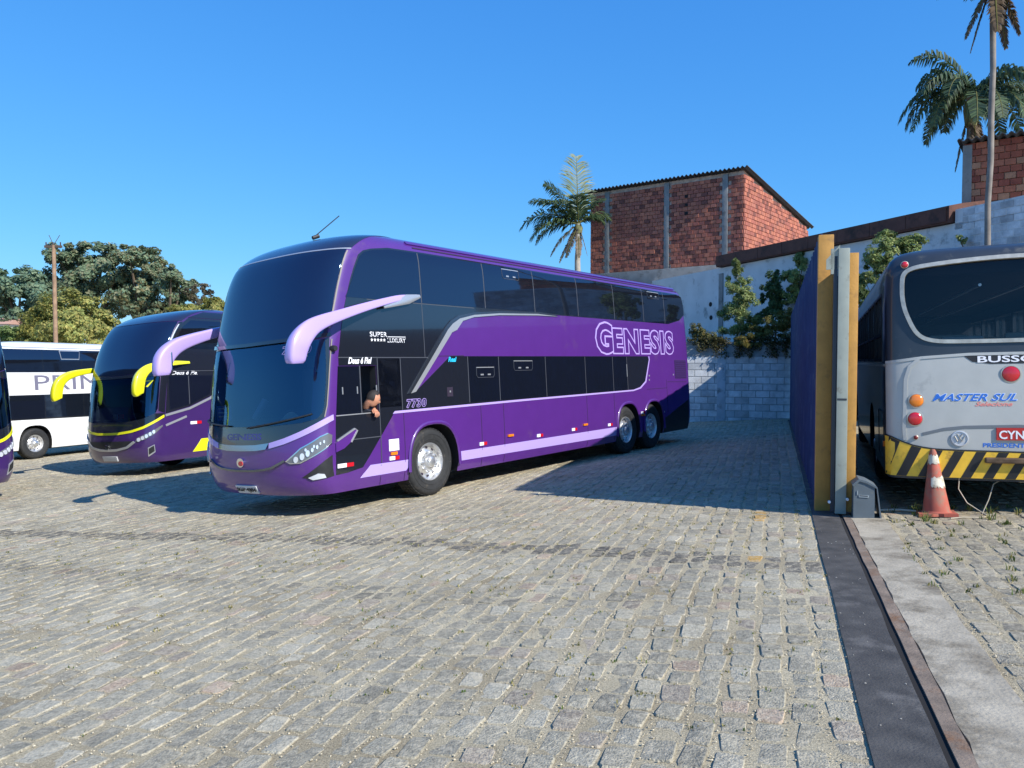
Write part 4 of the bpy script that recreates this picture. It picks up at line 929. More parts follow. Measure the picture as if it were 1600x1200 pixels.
# ------------------------------------------------------------------ old city bus seen from behind, on the right
charcoal = mat('charcoal_paint', lin(44, 50, 58), .4, coat=.5, noise=.12, nscale=5, dirt=(lin(96, 96, 92), .06, 3))
silverp = mat('silver_paint', lin(178, 178, 173), .38, .0, coat=.5, noise=.06, nscale=4, dirt=(lin(140, 140, 138), .08, 2))
busyel = mat('bus_yellow', lin(244, 194, 60), .45, coat=.3, noise=.12, nscale=9, dirt=(lin(150, 112, 60), .15, 7))
busblk = mat('bus_black', (.02, .02, .022), .5, noise=.2, nscale=9)
bluev = mat('blue_vinyl', lin(44, 108, 200), .5); pinkv = mat('faded_red_vinyl', lin(226, 140, 130), .5)
def city_bus():
    N = Vector((-.020, .015, 1)).normalized(); th = 22.0
    M = frame(4.203, 8.52, th, .0, N); Y = M.to_3x3() @ Vector((0, 1, 0)); M.translation += -Y * 1.25
    R = empty('city_bus', M, 'old silver and charcoal city bus with yellow and black striped rear bumper', 'bus')
    LN = 10.8
    XR = [(.4, .03), (.8, .0), (1.5, .02), (1.75, .035), (2.3, .08), (2.7, .13), (2.86, .18), (2.94, .28), (2.98, .5)]
    WT = [(.4, 1.24), (.7, 1.25), (2.3, 1.25), (2.7, 1.235), (2.82, 1.2), (2.91, 1.1), (2.96, .9), (2.98, .6)]
    xr = lambda z: interp(XR, z); wz = lambda z: interp(WT, z)
    def Sr(y, z):                                   # rear skin, y positive is the bus's left = picture left
        w = wz(z); t = min(.9999, abs(y) / w); return (xr(z) + .24 * (1 - (1 - t ** 5) ** .2), y, z)
    def Srn(a, z): return Sr(-a, z)                 # a runs left to right in the picture
    def Ss(x, z): return (x, wz(z), z)
    Z = [.4, .5, .65, .85, 1.1, 1.4, 1.7, 2.0, 2.3, 2.5, 2.62, 2.7, 2.77, 2.83, 2.88, 2.92, 2.95, 2.97, 2.98]
    V = []; Fc = []
    for z in Z:
        w = wz(z); P = []
        for k in range(-24, 25):
            q = k / 24; y = w * math.copysign(1 - (1 - abs(q)) ** 1.8, q); P.append(Sr(y, z) if abs(q) < 1 else (xr(z) + .24, y, z))
        for k in range(1, 11): P.append((xr(z) + .24 + (LN - .24) * k / 10, w, z))
        for k in range(10, 0, -1): P.append((xr(z) + .24 + (LN - .24) * k / 10, -w, z))
        n = len(P); V += P
    for i in range(len(Z) - 1):
        for k in range(n): Fc.append((i * n + k, i * n + (k + 1) % n, (i + 1) * n + (k + 1) % n, (i + 1) * n + k))
    Fc += [tuple(range(n - 1, -1, -1)), tuple(range((len(Z) - 1) * n, len(Z) * n))]
    bm = bmesh.new(); vs_ = [bm.verts.new(v) for v in V]
    for f in Fc: bm.faces.new([vs_[i] for i in f])
    body = bm_obj('body', bm, charcoal)
    win = [(-1.08, 2.34), (-1.08, 2.62), (-1.05, 2.69), (-.98, 2.73), (-.85, 2.755), (-.4, 2.79), (0, 2.80), (.4, 2.79), (.85, 2.755), (.98, 2.73), (1.05, 2.69), (1.08, 2.62), (1.08, 2.34), (1.0, 2.1), (.93, 1.98), (.82, 1.92), (.6, 1.90), (-.6, 1.90), (-.82, 1.92), (-.93, 1.98), (-1.0, 2.1)]
    cut = [MB().box(.32, LN - .6, -1.15, 1.15, .95, 2.68).build('cut', cabinm), MB().prism(win, -.5, .6, 'x').build('cut', cabinm)]
    for k in range(7): x0 = .75 + k * 1.38; cut.append(MB().box(x0, x0 + 1.24, -1.6, 1.6, 1.72, 2.5).build('cut', charcoal))
    for c in (2.9, 8.3):
        for y0, y1 in ((-1.4, -.8), (.8, 1.4)): cut.append(MB().prism(arch_poly(c, .62, 1.1, .2), y0, y1).build('cut', wellm))
    boolean(body, cut); body.parent = R; body.data.polygons.foreach_set('use_smooth', [True] * len(body.data.polygons)); body.data.set_sharp_from_angle(angle=rad(35))
    cs = (.06, .1)
    # rear window
    w_ = [(a, b) for a, b in win]
    patch(R, 'rear_window', [(-a, b) for a, b in w_], Srn, glass_mat('grey_glass', (.8, .82, .84), 1.45), -.02, .004, cs, depth=.004)
    for _ in (0, 1): w_ = [q for i in range(len(w_)) for q in ((w_[i][0] * .75 + w_[(i + 1) % len(w_)][0] * .25, w_[i][1] * .75 + w_[(i + 1) % len(w_)][1] * .25), (w_[i][0] * .25 + w_[(i + 1) % len(w_)][0] * .75, w_[i][1] * .25 + w_[(i + 1) % len(w_)][1] * .75))]
    line_patch(R, 'window_frame', [(-a, b) for a, b in w_ + w_[:2]], .042, Srn, mat('worn_aluminium', lin(190, 184, 170), .4, .5, noise=.2, nscale=12), off=.0, th=.018, step=cs)
    # silver panel with raised edge
    patch(R, 'rear_panel', [(-1.245, 1.69), (-.9, 1.735), (-.45, 1.76), (.45, 1.76), (.9, 1.735), (1.245, 1.69), (1.245, .88), (1.0, .775), (.75, .735), (0, .72), (-.75, .735), (-1.0, .775), (-1.245, .88)], Srn, silverp, .002, .008, (.03, .1), depth=.02)
    line_patch(R, 'panel_ridge', [(-.93, 1.72), (-1.02, 1.64), (-1.06, 1.5), (-1.07, 1.2), (-1.08, .95), (-1.07, .83)], .035, Srn, silverp, off=.006, th=.014, step=cs); line_patch(R, 'panel_ridge', [(.93, 1.72), (1.02, 1.64), (1.06, 1.5), (1.07, 1.2), (1.08, .95), (1.07, .83)], .035, Srn, silverp, off=.006, th=.014, step=cs)
    line_patch(R, 'panel_ridge', [(-1.24, 1.69), (-.9, 1.735), (-.45, 1.762), (.45, 1.762), (.9, 1.735), (1.24, 1.69)], .03, Srn, silverp, off=.006, th=.012, step=cs)
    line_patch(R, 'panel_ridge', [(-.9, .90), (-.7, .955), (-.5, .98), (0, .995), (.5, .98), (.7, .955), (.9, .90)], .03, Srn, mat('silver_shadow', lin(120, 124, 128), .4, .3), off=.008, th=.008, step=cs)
    b = patch(R, 'name_plate', [(-.5, 1.745), (.5, 1.745), (.42, 1.68), (.25, 1.655), (-.25, 1.655), (-.42, 1.68)], Srn, busblk, .006, .008, cs); text(b, 'BUSSCAR', Srn, -.37, 1.672, .74, .066, letterw, .016, bold=.02, step=cs)
    # bumper with slanted stripes
    top = lambda a: interp([(0, .715), (.75, .73), (1.0, .77), (1.24, .875)], abs(a))
    bp = patch(R, 'bumper', [(-1.246, .872)] + [(a / 10, top(a / 10)) for a in range(-12, 13)] + [(1.246, .872), (1.24, .43), (-1.24, .43)], Srn, busyel, .004, .02, (.04, .1), depth=.03)
    for k in range(12):
        a0 = -1.36 + k * .205; P = [(a0, .432), (a0 + .095, .432)]; sl_ = .36
        t1 = a0 + .095 + sl_ * .40; t0 = a0 + sl_ * .40
        P += [(t1, top(t1) - .004 if abs(t1) < 1.24 else .86), (t0, top(t0) - .004 if abs(t0) < 1.24 else .86)]
        P = [(max(-1.238, min(1.238, a)), z) for a, z in P]
        if P[1][0] - P[0][0] < .02 and P[2][0] - P[3][0] < .02: continue
        patch(bp, 'stripe', P, Srn, busblk, .024, .002, (.04, None), depth=.004)
    line_patch(bp, 'bumper_edge', [(-1.244, .88)] + [(a / 10, top(a / 10) + .006) for a in range(-12, 13)] + [(1.244, .88)], .014, Srn, busblk, off=.012, th=.014, step=(.04, None))
    h = MB(); h.rbox(-.06, .03, -.30, .32, .60, .66, .015); h.build('tow_bar', mat('rusty_steel', lin(104, 84, 66), .7, .4, noise=.4, nscale=12), R)
    # lamps
    def lamp(a, z, r, m, name='lamp'):
        p = Vector(Srn(a, z)); l = MB(); l.lathe([(r * 1.18, -.004), (r * 1.16, -.018), (r * 1.02, -.02)], 24, 'x'); o = l.build(name + '_rim', mat('worn_aluminium', lin(190, 184, 170), .4, .5), R, 40); o.location = p
        l = MB(); l.lathe([(r, -.01), (r * .97, -.022), (r * .7, -.029), (r * .35, -.032), (0, -.033)], 24, 'x'); o2 = l.build(name, m, o, 60)
    for sg in (-1, 1): lamp(sg * .96, 1.265, .07, amberm, 'indicator'); lamp(sg * .975, 1.065, .072, redref, 'tail_lamp'); lamp(sg * .97, .86, .022, mat('dull_red', lin(120, 40, 36), .4), 'reflector'); lamp(sg * 1.05, 2.78, .035, redref, 'marker_lamp')
    lamp(-.07, 1.545, .082, redref, 'brake_lamp')
    p = Vector(Srn(-.55, .855)); e = MB(); e.lathe([(.085, -.01), (.083, -.022), (.073, -.024), (.07, -.016), (0, -.018)], 28, 'x'); o = e.build('emblem', mat('matt_silver', lin(198, 200, 204), .4, .4), R, 40); o.location = p
    for P in ([(-.048, .03), (-.02, -.03), (0, .01), (.02, -.03), (.048, .03)], [(-.025, .05), (0, .012), (.025, .05)]):
        t = MB(); t.tube([(-.024, -a, z) for a, z in P], .006, 6); t.build('badge_stroke', mat('worn_aluminium', lin(190, 184, 170), .4, .5), o)
    pl = patch(R, 'licence_plate', [(-.21, .845), (.31, .845), (.31, .975), (-.21, .975)], Srn, redpl, .022, .006, (None, None), depth=.01); text(pl, 'CYN-2111', Srn, -.185, .86, .47, .085, letterw, .03, bold=.02, step=cs)
    text(R, 'PRESIDENTE PRUDENTE', Srn, -.33, .768, .82, .042, bluev, .011, bold=.02, step=cs)
    text(R, 'MASTER SUL', Srn, -.80, 1.262, .78, .075, mat('pale_vinyl', lin(206, 220, 236), .5), .011, bold=.05, shear=.4, step=cs); text(R, 'MASTER SUL', Srn, -.80, 1.262, .78, .075, bluev, .014, bold=.012, shear=.4, step=cs)
    text(R, 'Selecione', Srn, -.40, 1.205, .34, .045, pinkv, .012, bold=.02, shear=.4, step=cs)
    # flank: window frames, glass, belt line, hatch, wheels
    for k in range(7):
        x0 = .75 + k * 1.38
        for sg, S_ in ((1, Ss), (-1, lambda x, z: (x, -wz(z), z))):
            g = patch(R, 'window_pane', [(x0, 1.72), (x0 + 1.24, 1.72), (x0 + 1.24, 2.5), (x0, 2.5)], S_, glass_mat('grey_glass', (.8, .82, .84), 1.45), -.025, .004, (None, None), depth=.004)
            line_patch(g, 'window_frame', [(x0, 1.72), (x0, 2.5), (x0 + 1.24, 2.5), (x0 + 1.24, 1.72), (x0, 1.72)], .04, S_, busblk, off=-.01, th=.016)
            line_patch(g, 'window_bar', [(x0 + .62, 1.74), (x0 + .62, 2.48)], .03, S_, busblk, off=-.01, th=.012); line_patch(g, 'window_bar', [(x0 + .02, 2.02), (x0 + 1.22, 2.02)], .03, S_, busblk, off=-.01, th=.014)
    line_patch(R, 'belt_line', [(.35, 1.66), (10.4, 1.66)], .03, Ss, silverp, off=.0, th=.008); line_patch(R, 'flank_hatch', [(.55, .55), (.55, 1.1), (1.4, 1.1), (1.4, .55), (.55, .55)], .02, Ss, busblk, off=.0, th=.006)
    patch(R, 'marker_lamp', [(.35, .72), (.5, .72), (.5, .78), (.35, .78)], Ss, amberm, .002, .02)
    for x in (2.9, 8.3): wheel(R, x, -1.13, -1, .96).rotation_euler = (0, 0, 0); wheel(R, x, 1.13, 1, .96)
    s = MB()
    underb = MB(); underb.rbox(.5, 10, -.85, .85, .38, .6, .03); underb.tube([(2.9, -1, .5), (2.9, 1, .5)], .09, 10); underb.build('chassis', blackplast, R)
    for r in range(6):
        for y0 in (-1.12, -.62, .18, .66):
            s = MB(); x0 = .5 + r * 1.1 + (.25 if y0 > 0 else 0); s.rbox(x0, x0 + .1, y0, y0 + .44, 1.3, 1.98 + .05 * (r % 2), .04); s.rbox(x0, x0 + .45, y0, y0 + .44, 1.3, 1.4, .03); s.build('seat', mat('bus_seat', lin(150, 146, 138), .8), R, 40)
    for y in (-.25, .25): t = MB(); t.tube([(.6, y, 2.55), (10, y, 2.55)], .018, 8); t.build('grab_rail', silver, R)
    return R
city_bus()

# ------------------------------------------------------------------ gate line
gatey = mat('yellow_post_paint', lin(190, 140, 68), .65, noise=.12, nscale=6, bump=.2, bscale=40, dirt=(lin(150, 112, 62), .22, 5))
gateb = mat('navy_sheet', lin(44, 60, 98), .75, spec=.2, noise=.2, nscale=2.5, dirt=(lin(84, 94, 116), .25, 1.8))
gateg = mat('grey_green_steel', lin(150, 156, 146), .5, noise=.1, nscale=5, dirt=(lin(110, 104, 90), .15, 6))
GM = Matrix((GD, -GR, Vector((0, 0, 1)))).transposed().to_4x4()
def gm(a, r, z=None):
    M = GM.copy(); p = gpt(a, r); M.translation = p if z is None else Vector((p.x, p.y, z)); return M
# fence: local X along the line, local Y to the left; z=0 is the yard at the front post
F = empty('sheet_metal_fence', gm(0, 0), 'long navy blue sheet metal fence beside the coach with a tall yellow end post', 'fence')
MB().rbox(-.04, .14, -.08, .085, -.05, 3.2, .008).build('post', gatey, F, 40)
for k in range(19):
    x0 = .14 + k * 1.0; b = MB(); P = []
    n = 10
    for j in range(n + 1):
        d = [0, 0, .018, .018, 0][j % 5]; P.append((x0 + .992 * j / n, .05 + d))
    z0, z1 = -.5, 3.24
    V = [(x, y, z0) for x, y in P] + [(x, y, z1) for x, y in P] + [(x, y - .02, z0) for x, y in P] + [(x, y - .02, z1) for x, y in P]; m_ = n + 1
    Fc = [(j, j + 1, m_ + j + 1, m_ + j) for j in range(n)] + [(2 * m_ + j, 3 * m_ + j, 3 * m_ + j + 1, 2 * m_ + j + 1) for j in range(n)] + [(m_ + j, m_ + j + 1, 3 * m_ + j + 1, 3 * m_ + j) for j in range(n)] + [(0, m_, 3 * m_, 2 * m_), (n, 2 * m_ + n, 3 * m_ + n, m_ + n)]
    b.add(V, Fc); b.build('sheet_panel', gateb, F)
for z in (.25, 1.5, 2.9): MB().box(.14, 19.1, -.02, .028, z, z + .06).build('rail', gateb, F)
for k in range(1, 7): MB().box(k * 3.0, k * 3.0 + .08, -.06, .02, -.6, 3.1).build('post', gateb, F)
# sliding leaf parked behind the post
G = empty('sliding_gate', gm(-.36, .165), 'grey and yellow sliding gate leaf parked open beside the yellow post', 'gate')
MB().rbox(0, .06, -.06, .055, .03, 2.98, .006).build('frame_post', gateg, G, 40)
MB().rbox(.02, .09, .06, .10, .05, 2.9, .004).build('frame_post', mat('dark_steel', lin(54, 58, 64), .5), G, 40)
MB().rbox(.05, .14, -.155, -.062, .05, 2.93, .006).build('frame_post', gatey, G, 40)
for k in range(10): MB().box(.15 + k * 1.15, .15 + k * 1.15 + 1.14, -.10, -.085, .10, 2.88).build('sheet_panel', gateb, G)
for z in (.08, 1.45, 2.85): MB().box(.14, 11.6, -.14, -.101, z, z + .05).build('rail', gateg, G)
for x in (.5, 9.5):
    w_ = MB(); w_.lathe([(0, -.1), (.06, -.1), (.06, -.06), (0, -.06)], 18, 'y', (x, 0, .04)); w_.build('roller', mat('dark_steel', lin(54, 58, 64), .5), G, 40)
for y, z in ((.115, .16), (-.07, .20)):
    w_ = MB(); w_.lathe([(0, -.02), (.015, -.02), (.017, 0), (.012, .012), (0, .012)], 12, 'x', (-.005, y, z)); w_.build('stop_bolt', letterw, G, 40)
b = MB(); b.prism([(.02, 2.75), (.16, 2.75), (.16, 2.86), (.02, 3.02)], .0, .02, 'x'); o = b.build('guide_bracket', gateg, G); o.location = (.02, .02, 0)
MB().box(.02, .10, .10, .13, 2.70, 2.98).build('guide_bracket', gateg, G)
MB().box(-.004, .0, -.05, .05, 1.30, 1.32).build('latch', mat('dark_steel', lin(54, 58, 64), .5), G)
# motor box
Bx = empty('gate_motor_box', gm(-.52, .285), 'dark grey plastic motor box on the ground at the foot of the sliding gate', 'motor box')
mg = mat('motor_grey', lin(92, 102, 108), .55, noise=.08, nscale=8, dirt=(lin(120, 116, 104), .1, 7))
b = MB(); P = [(-.21, .0), (.0, .0), (.0, .40), (-.06, .425), (-.13, .40), (-.21, .355)]; b.prism(P, .0, .28, 'x'); b.build('housing', mg, Bx)
b = MB(); P = [(.015, .38), (-.05, .445), (-.13, .425), (-.225, .372), (-.235, .345), (-.13, .40), (-.06, .42), (.005, .36)]; b.prism(P, -.012, .30, 'x'); b.build('lid', mg, Bx)
b = MB(); b.prism([(-.225, .36), (-.235, .36), (-.285, .0), (-.268, .0)], -.01, .30, 'x'); b.build('side_cover', mg, Bx)
b = MB(); b.rbox(-.008, .004, -.15, -.05, .245, .27, .003); b.build('slot', mat('slot_pale', lin(150, 160, 164), .5), Bx); b = MB(); b.rbox(-.010, .004, -.142, -.058, .258, .268, .002); b.build('slot', busblk, Bx)
b = MB(); b.rbox(-.008, .004, -.04, -.032, .27, .315, .002); b.build('slot', mat('slot_pale', lin(150, 160, 164), .5), Bx)
b = MB(); b.rbox(-.02, .30, -.27, .02, -.03, .012, .004); b.build('base_plate', mat('rusty_steel', lin(104, 84, 66), .7, .4, noise=.4, nscale=12), Bx)

# ------------------------------------------------------------------ traffic cone and the cable behind the city bus
M = frame(4.62, 8.30, 22, .006); M = M @ Matrix.Rotation(rad(2.5), 4, 'Y')
Cn = empty('traffic_cone', M, 'faded red traffic cone with torn white bands behind the city bus', 'traffic cone')
coner = mat('faded_cone_red', lin(172, 88, 70), .8, noise=.15, nscale=9, dirt=(lin(140, 112, 94), .5, 8))
prof = [(.0, .715), (.022, .71), (.035, .68), (.135, .05), (.15, .035), (.15, .03)]
c = MB(); c.lathe(list(reversed(prof)), 28, 'z'); c.build('cone_body', coner, Cn, 35)
rnd = random.Random(4); c = MB(); P = []
for k in range(24):
    q = 2 * math.pi * k / 24; s_ = .19 if k % 6 else .17
    m_ = max(abs(math.cos(q)), abs(math.sin(q))); r_ = s_ / m_ * .98; P.append((r_ * math.cos(q), r_ * math.sin(q)))
c.prism(P, .0, .032, 'z'); c.build('cone_base', coner, Cn)
rad_at = lambda z: .035 + (.68 - z) / .63 * .10
wt = mat('torn_white', lin(204, 196, 176), .7, noise=.2, nscale=12, dirt=(lin(150, 134, 112), .4, 14))
for zc, hgt, q0, q1 in ((.60, .10, 0, 360), (.36, .11, 150, 345), (.36, .07, 0, 40)):
    V = []; Fc = []; n = 26
    for k in range(n + 1):
        q = rad(q0 + (q1 - q0) * k / n); lo = zc - hgt / 2 + rnd.uniform(-.018, .018); hi = zc + hgt / 2 + rnd.uniform(-.014, .014)
        if 0 < k < n or q1 - q0 < 360: pass
        for z in (lo, hi): r_ = rad_at(z) + .004; V.append((r_ * math.cos(q), r_ * math.sin(q), z))
    for k in range(n): Fc.append((2 * k, 2 * k + 2, 2 * k + 3, 2 * k + 1))
    mesh('white_band', V, Fc, wt, Cn, 60)
wirem = mat('pale_cable', lin(176, 166, 146), .6)
def gpz(a, r, h): return gpt(a, r, h)
t = MB(); base = Vector((4.93, 8.42, 0)); zb = zg(4.93, 8.42)
pts = [(4.90, 8.30, zb + .78), (4.92, 8.28, zb + .62), (4.86, 8.30, zb + .45), (4.84, 8.28, zb + .28), (4.90, 8.22, zb + .14), (5.02, 8.15, zb + .05), (5.05, 8.08, zb + .025), (4.92, 8.02, zb + .022), (4.76, 8.05, zb + .02), (4.60, 8.0, zb + .02)]
t.tube(pts, .006, 6); tag(t.build('loose_cable', wirem, None, 60), 'thin pale cable hanging from the striped bumper to the ground beside the cone', 'cable')
t = MB(); t.tube([(5.02, 8.15, zb + .03), (5.12, 8.2, zb + .18), (5.2, 8.25, zb + .34), (5.26, 8.26, zb + .37)], .006, 6); tag(t.build('bent_wire', wirem, None, 60), 'short bent wire sticking up under the rear of the city bus', 'wire')
t = MB(); t.tube([gpt(-.05, .6, .02), gpt(-.02, .8, .022), gpt(-.12, 1.0, .02)], .012, 6); tag(t.build('hose', mat('pale_hose', lin(190, 180, 160), .6), None, 60), 'short pale hose lying between the motor box and the cone', 'hose')
# ------------------------------------------------------------------ walls and houses at the back
limew = mat('limewashed_block', lin(176, 184, 190), .85, noise=.14, nscale=3, bump=.5, bscale=30, dirt=(lin(96, 98, 96), .22, 2.3))
mortarw = mat('limewash_joint', lin(150, 152, 152), .9, noise=.2, nscale=4)
plaster = mat('limewashed_plaster', lin(208, 210, 210), .85, noise=.10, nscale=1.2, bump=.35, bscale=12, dirt=(lin(120, 122, 120), .2, 1.4))
greyren = mat('grey_render', lin(138, 138, 136), .9, noise=.16, nscale=2.5, bump=.4, bscale=15, dirt=(lin(90, 88, 84), .25, 2))
brickm = tint_mat('clay_block', noise=.22, nscale=9, bump=.6, bscale=40)
brickobj = tint_mat('clay_block_one', noise=.22, nscale=9, bump=.6, bscale=40, src='OBJ')
mortar = mat('pale_mortar', lin(196, 172, 156), .95, noise=.25, nscale=6, bump=.4)
def wframe(p, d):
    """local X along d (horizontal), local Y into the wall (away from the viewer's side), Z up"""
    d = Vector((d[0], d[1], 0)).normalized(); Y = Vector((-d.y, d.x, 0)); M = Matrix((d, Y, Vector((0, 0, 1)))).transposed().to_4x4(); M.translation = Vector(p); return M
def masonry(parent, name, L, H, bw, bh, cols, mo, key, jt=.015, z0=0., nmax=300, top=None, skip=None, thick=.05, one=None, many=None, proud=.012):
    """courses of blocks on the plane y=0 of the parent (front towards -Y); the nmax nearest are objects, the rest one mesh"""
    rnd = random.Random(name + str(L)); B = []; r = 0; z = z0
    while z + bh <= H + .02:
        x = -bw * (.5 if r % 2 else 0)
        while x < L - .02:
            a, b = max(0, x), min(L, x + bw)
            if b - a > .06 and not (skip and skip((a + b) / 2, z + bh / 2)) and not (top and z + bh > top((a + b) / 2)):
                B.append((a + jt / 2, b - jt / 2, z + jt / 2, z + bh - jt / 2, rnd.uniform(-.006, proud), rnd.choice(cols), rnd.uniform(.9, 1.09)))
            x += bw
        z += bh; r += 1
    B.sort(key=lambda q: key((q[0] + q[1]) / 2, (q[2] + q[3]) / 2))
    V = []; Fc = []; T = []; cache = {}
    for i, (a, b, c, d, y, col, f) in enumerate(B):
        tt = tuple(v * f for v in col); w, h = b - a, d - c; e = .006
        def shape(w, h): return [(-w / 2, 0, -h / 2), (w / 2, 0, -h / 2), (w / 2, 0, h / 2), (-w / 2, 0, h / 2), (-w / 2 + e, -.012, -h / 2 + e), (w / 2 - e, -.012, -h / 2 + e), (w / 2 - e, -.012, h / 2 - e), (-w / 2 + e, -.012, h / 2 - e), (-w / 2, thick, -h / 2), (w / 2, thick, -h / 2), (w / 2, thick, h / 2), (-w / 2, thick, h / 2)]
        FF = [(4, 5, 6, 7), (0, 1, 5, 4), (1, 2, 6, 5), (2, 3, 7, 6), (3, 0, 4, 7), (8, 9, 1, 0), (9, 10, 2, 1), (10, 11, 3, 2), (11, 8, 0, 3)]
        if i < nmax:
            k = (round(w, 2), round(h, 2))
            if k not in cache:
                me = bpy.data.meshes.new(name); me.from_pydata(shape(w, h), [], FF); me.update(); me.materials.append(one); cache[k] = me
            o = bpy.data.objects.new(name, cache[k]); COL.objects.link(o); o.parent = parent; o.location = ((a + b) / 2, -y, (c + d) / 2); o.color = (*tt, 1)
        else:
            n = len(V); V += [((a + b) / 2 + p[0], p[1] - y, (c + d) / 2 + p[2]) for p in shape(w, h)]; Fc += [tuple(n + q for q in g) for g in FF]; T += [tt] * 12
    if V: tag(mesh(name + '_rows', V, Fc, many, parent, tint=T), kind='stuff')

# lower retaining wall closing the yard
B0 = gpt(19.35, -.02); bd = -GR
zb = -1.0
LW = empty('retaining_wall', wframe((B0.x, B0.y, zb) , (bd.x, bd.y)), 'low limewashed block wall at the back of the yard behind the coach', 'wall')
# local X runs left (away from the gate); viewer's side must be -Y: mirror by building the frame the other way round
LWL = 12.0
pL = B0 + bd * LWL; LW.matrix_world = wframe((pL.x, pL.y, zb), (GR.x, GR.y))
HL = 3.3
MB().box(0, LWL + .3, .0, .25, -.5, HL).build('core', mortarw, LW)
blk = tint_mat('limewash_block', noise=.35, nscale=2.2, bump=.5, bscale=25); blk1 = tint_mat('limewash_block_one', noise=.35, nscale=2.2, bump=.5, bscale=25, src='OBJ')
masonry(LW, 'block', LWL, HL - .25, .48, .245, [lin(204, 206, 206), lin(194, 197, 198), lin(208, 210, 210), lin(180, 183, 184)], None, lambda x, z: abs(LWL - 1.7 - x) + z * .3, .02, .15, 150, one=blk1, many=blk, proud=.008)
MB().rbox(LWL - 2.55, LWL - 2.25, -.035, .1, -.4, HL - .1, .01).build('pilaster', limew, LW, 40)
MB().box(0, LWL + .3, -.03, .26, HL, HL + .08).build('coping', greyren, LW)
MB().box(0, LWL, -.10, -.015, .3, .82).build('plinth', greyren, LW) if False else None
# earth ledge between the two walls
LED = mesh("ledge_ground", [(0,0,0),(1,0,0),(1,1,0),(0,1,0)], [(0, 1, 2, 3)], mat("ledge_earth", lin(84, 74, 56), .95, noise=.3, nscale=2))
v = LED.data.vertices
q0 = pL + Vector((0, .0, 0)); q1 = B0 + GR * .2
for i, p in enumerate([q0 + GD * .2, q0 + GD * 14, q1 + GD * 14 + GR * 10, q1 + GD * .2]): v[i].co = (p.x, p.y, zb + HL - .12)
tag(LED, kind='structure')

# upper boundary wall: runs from behind the coach towards the right, coming nearer
U0 = Vector((8.55, 36.0, 0)); ud = Vector((.316, -.949, 0)).normalized()
U0b = U0 - ud * 5.0
UW = empty('boundary_wall', wframe((U0b.x, U0b.y, 0), (ud.x, ud.y)), 'tall pale limewashed boundary wall above the yard below the brown roof', 'wall')
UL = 24.5
MB().box(0, UL, .0, .3, -.5, 5.75).build('core', plaster, UW)
MB().box(19.05, UL, -.02, .02, 5.56, 5.95).build('coping', plaster, UW) if False else None
MB().box(19.05, UL, .0, .3, 5.56, 6.15).build('core', plaster, UW)
masonry(UW, 'block', UL - 19.3, 6.1, .40, .20, [lin(204, 206, 208), lin(194, 197, 200), lin(208, 210, 212), lin(178, 180, 182)], None, lambda x, z: -z + abs(x - 1.5) * .2, .016, 3.1, 90, one=blk1, many=blk, proud=.004)
for o in list(UW.children):
    if o.name.startswith('block'): o.location.x += 19.3
for k, (x, z) in enumerate(((17.2, 5.2), (17.75, 5.25), (6.3, 4.2), (6.35, 3.6))):
    d_ = MB(); d_.prism([(x + .13 * math.cos(j * math.pi / 5), z + .11 * math.sin(j * math.pi / 5)) for j in range(10)], -.006, .02); d_.build('hole', mat('hole_dark', (.01, .01, .012), .9), UW)
MB().box(7.0, 7.3, -.05, .0, 2.0, 5.5).build('pilaster', greyren, UW)
# old brown roof resting on the wall
BR = empty('brown_roof', wframe((U0b.x, U0b.y, 0), (ud.x, ud.y)), 'long dark brown roof edge running along the top of the boundary wall', 'roof')
brown = mat('brown_boards', lin(92, 58, 48), .8, noise=.25, nscale=3, dirt=(lin(52, 36, 32), .3, 2))
MB().prism([(-.18, 5.78), (-.18, 6.27), (.3, 6.37), (3.5, 6.85), (3.5, 6.65), (.35, 5.78)], 7.0, 19.0, 'x').build('roof_slab', brown, BR)
for k in range(8): MB().box(7.02 + k * 1.49, 7.02 + k * 1.49 + 1.47, -.215, -.185, 5.82, 6.25).build('fascia_board', brown, BR)
MB().prism([(-.05, 5.77), (3.4, 5.77), (3.4, 6.62), (.3, 6.24), (-.05, 6.2)], 7.02, 7.1, 'x').build('open_end_shade', mat('dark_void', lin(40, 30, 30), .9), BR)  # dark sheet painted as the shade inside the roof's open end

# brick house under a corrugated roof
K0 = Vector((11.1, 37.0)); fd = Vector((-.79, .61)).normalized(); rd = Vector((.61, .79)).normalized(); FL, RL = 8.6, 10.0
ZB, ZT = 5.6, 10.75
BH = empty('brick_house', wframe((K0.x + fd.x * FL, K0.y + fd.y * FL, ZB), (-fd.x, -fd.y)), 'unplastered red brick house with corrugated roof above the coach', 'house')
HH = ZT - ZB
# local: X along the front (0 = left end, FL = right corner), Y into the house; right face at x=FL runs along +Y and drops 1.45 m
topy = lambda y: HH - .145 * y
core = MB(); core.add([(0, .06, -3), (FL - .06, .06, -3), (FL - .06, RL, -3), (0, RL, -3), (0, .06, HH), (FL - .06, .06, HH), (FL - .06, RL, topy(RL)), (0, RL, topy(RL))], [(3, 2, 1, 0), (4, 5, 6, 7), (0, 1, 5, 4), (1, 2, 6, 5), (2, 3, 7, 6), (3, 0, 4, 7)]); core.build('wall_core', mortar, BH)
bc = [lin(170, 104, 86), lin(160, 96, 82), lin(182, 114, 92), lin(150, 92, 80), lin(166, 106, 90), lin(172, 108, 88), lin(120, 76, 68)]
piers = [(1.05, .28), (4.55, .28), (FL - .95, .28)]
fr = empty('front_brickwork', None); fr.parent = BH
def inpier(x, z): return any(abs(x - a) < b / 2 + .02 for a, b in piers)
masonry(BH, 'brick', FL, HH - .05, .30, .20, bc, None, lambda x, z: (FL - x) - z * .3, .016, .75, 190, skip=inpier, one=brickobj, many=brickm, proud=.016)
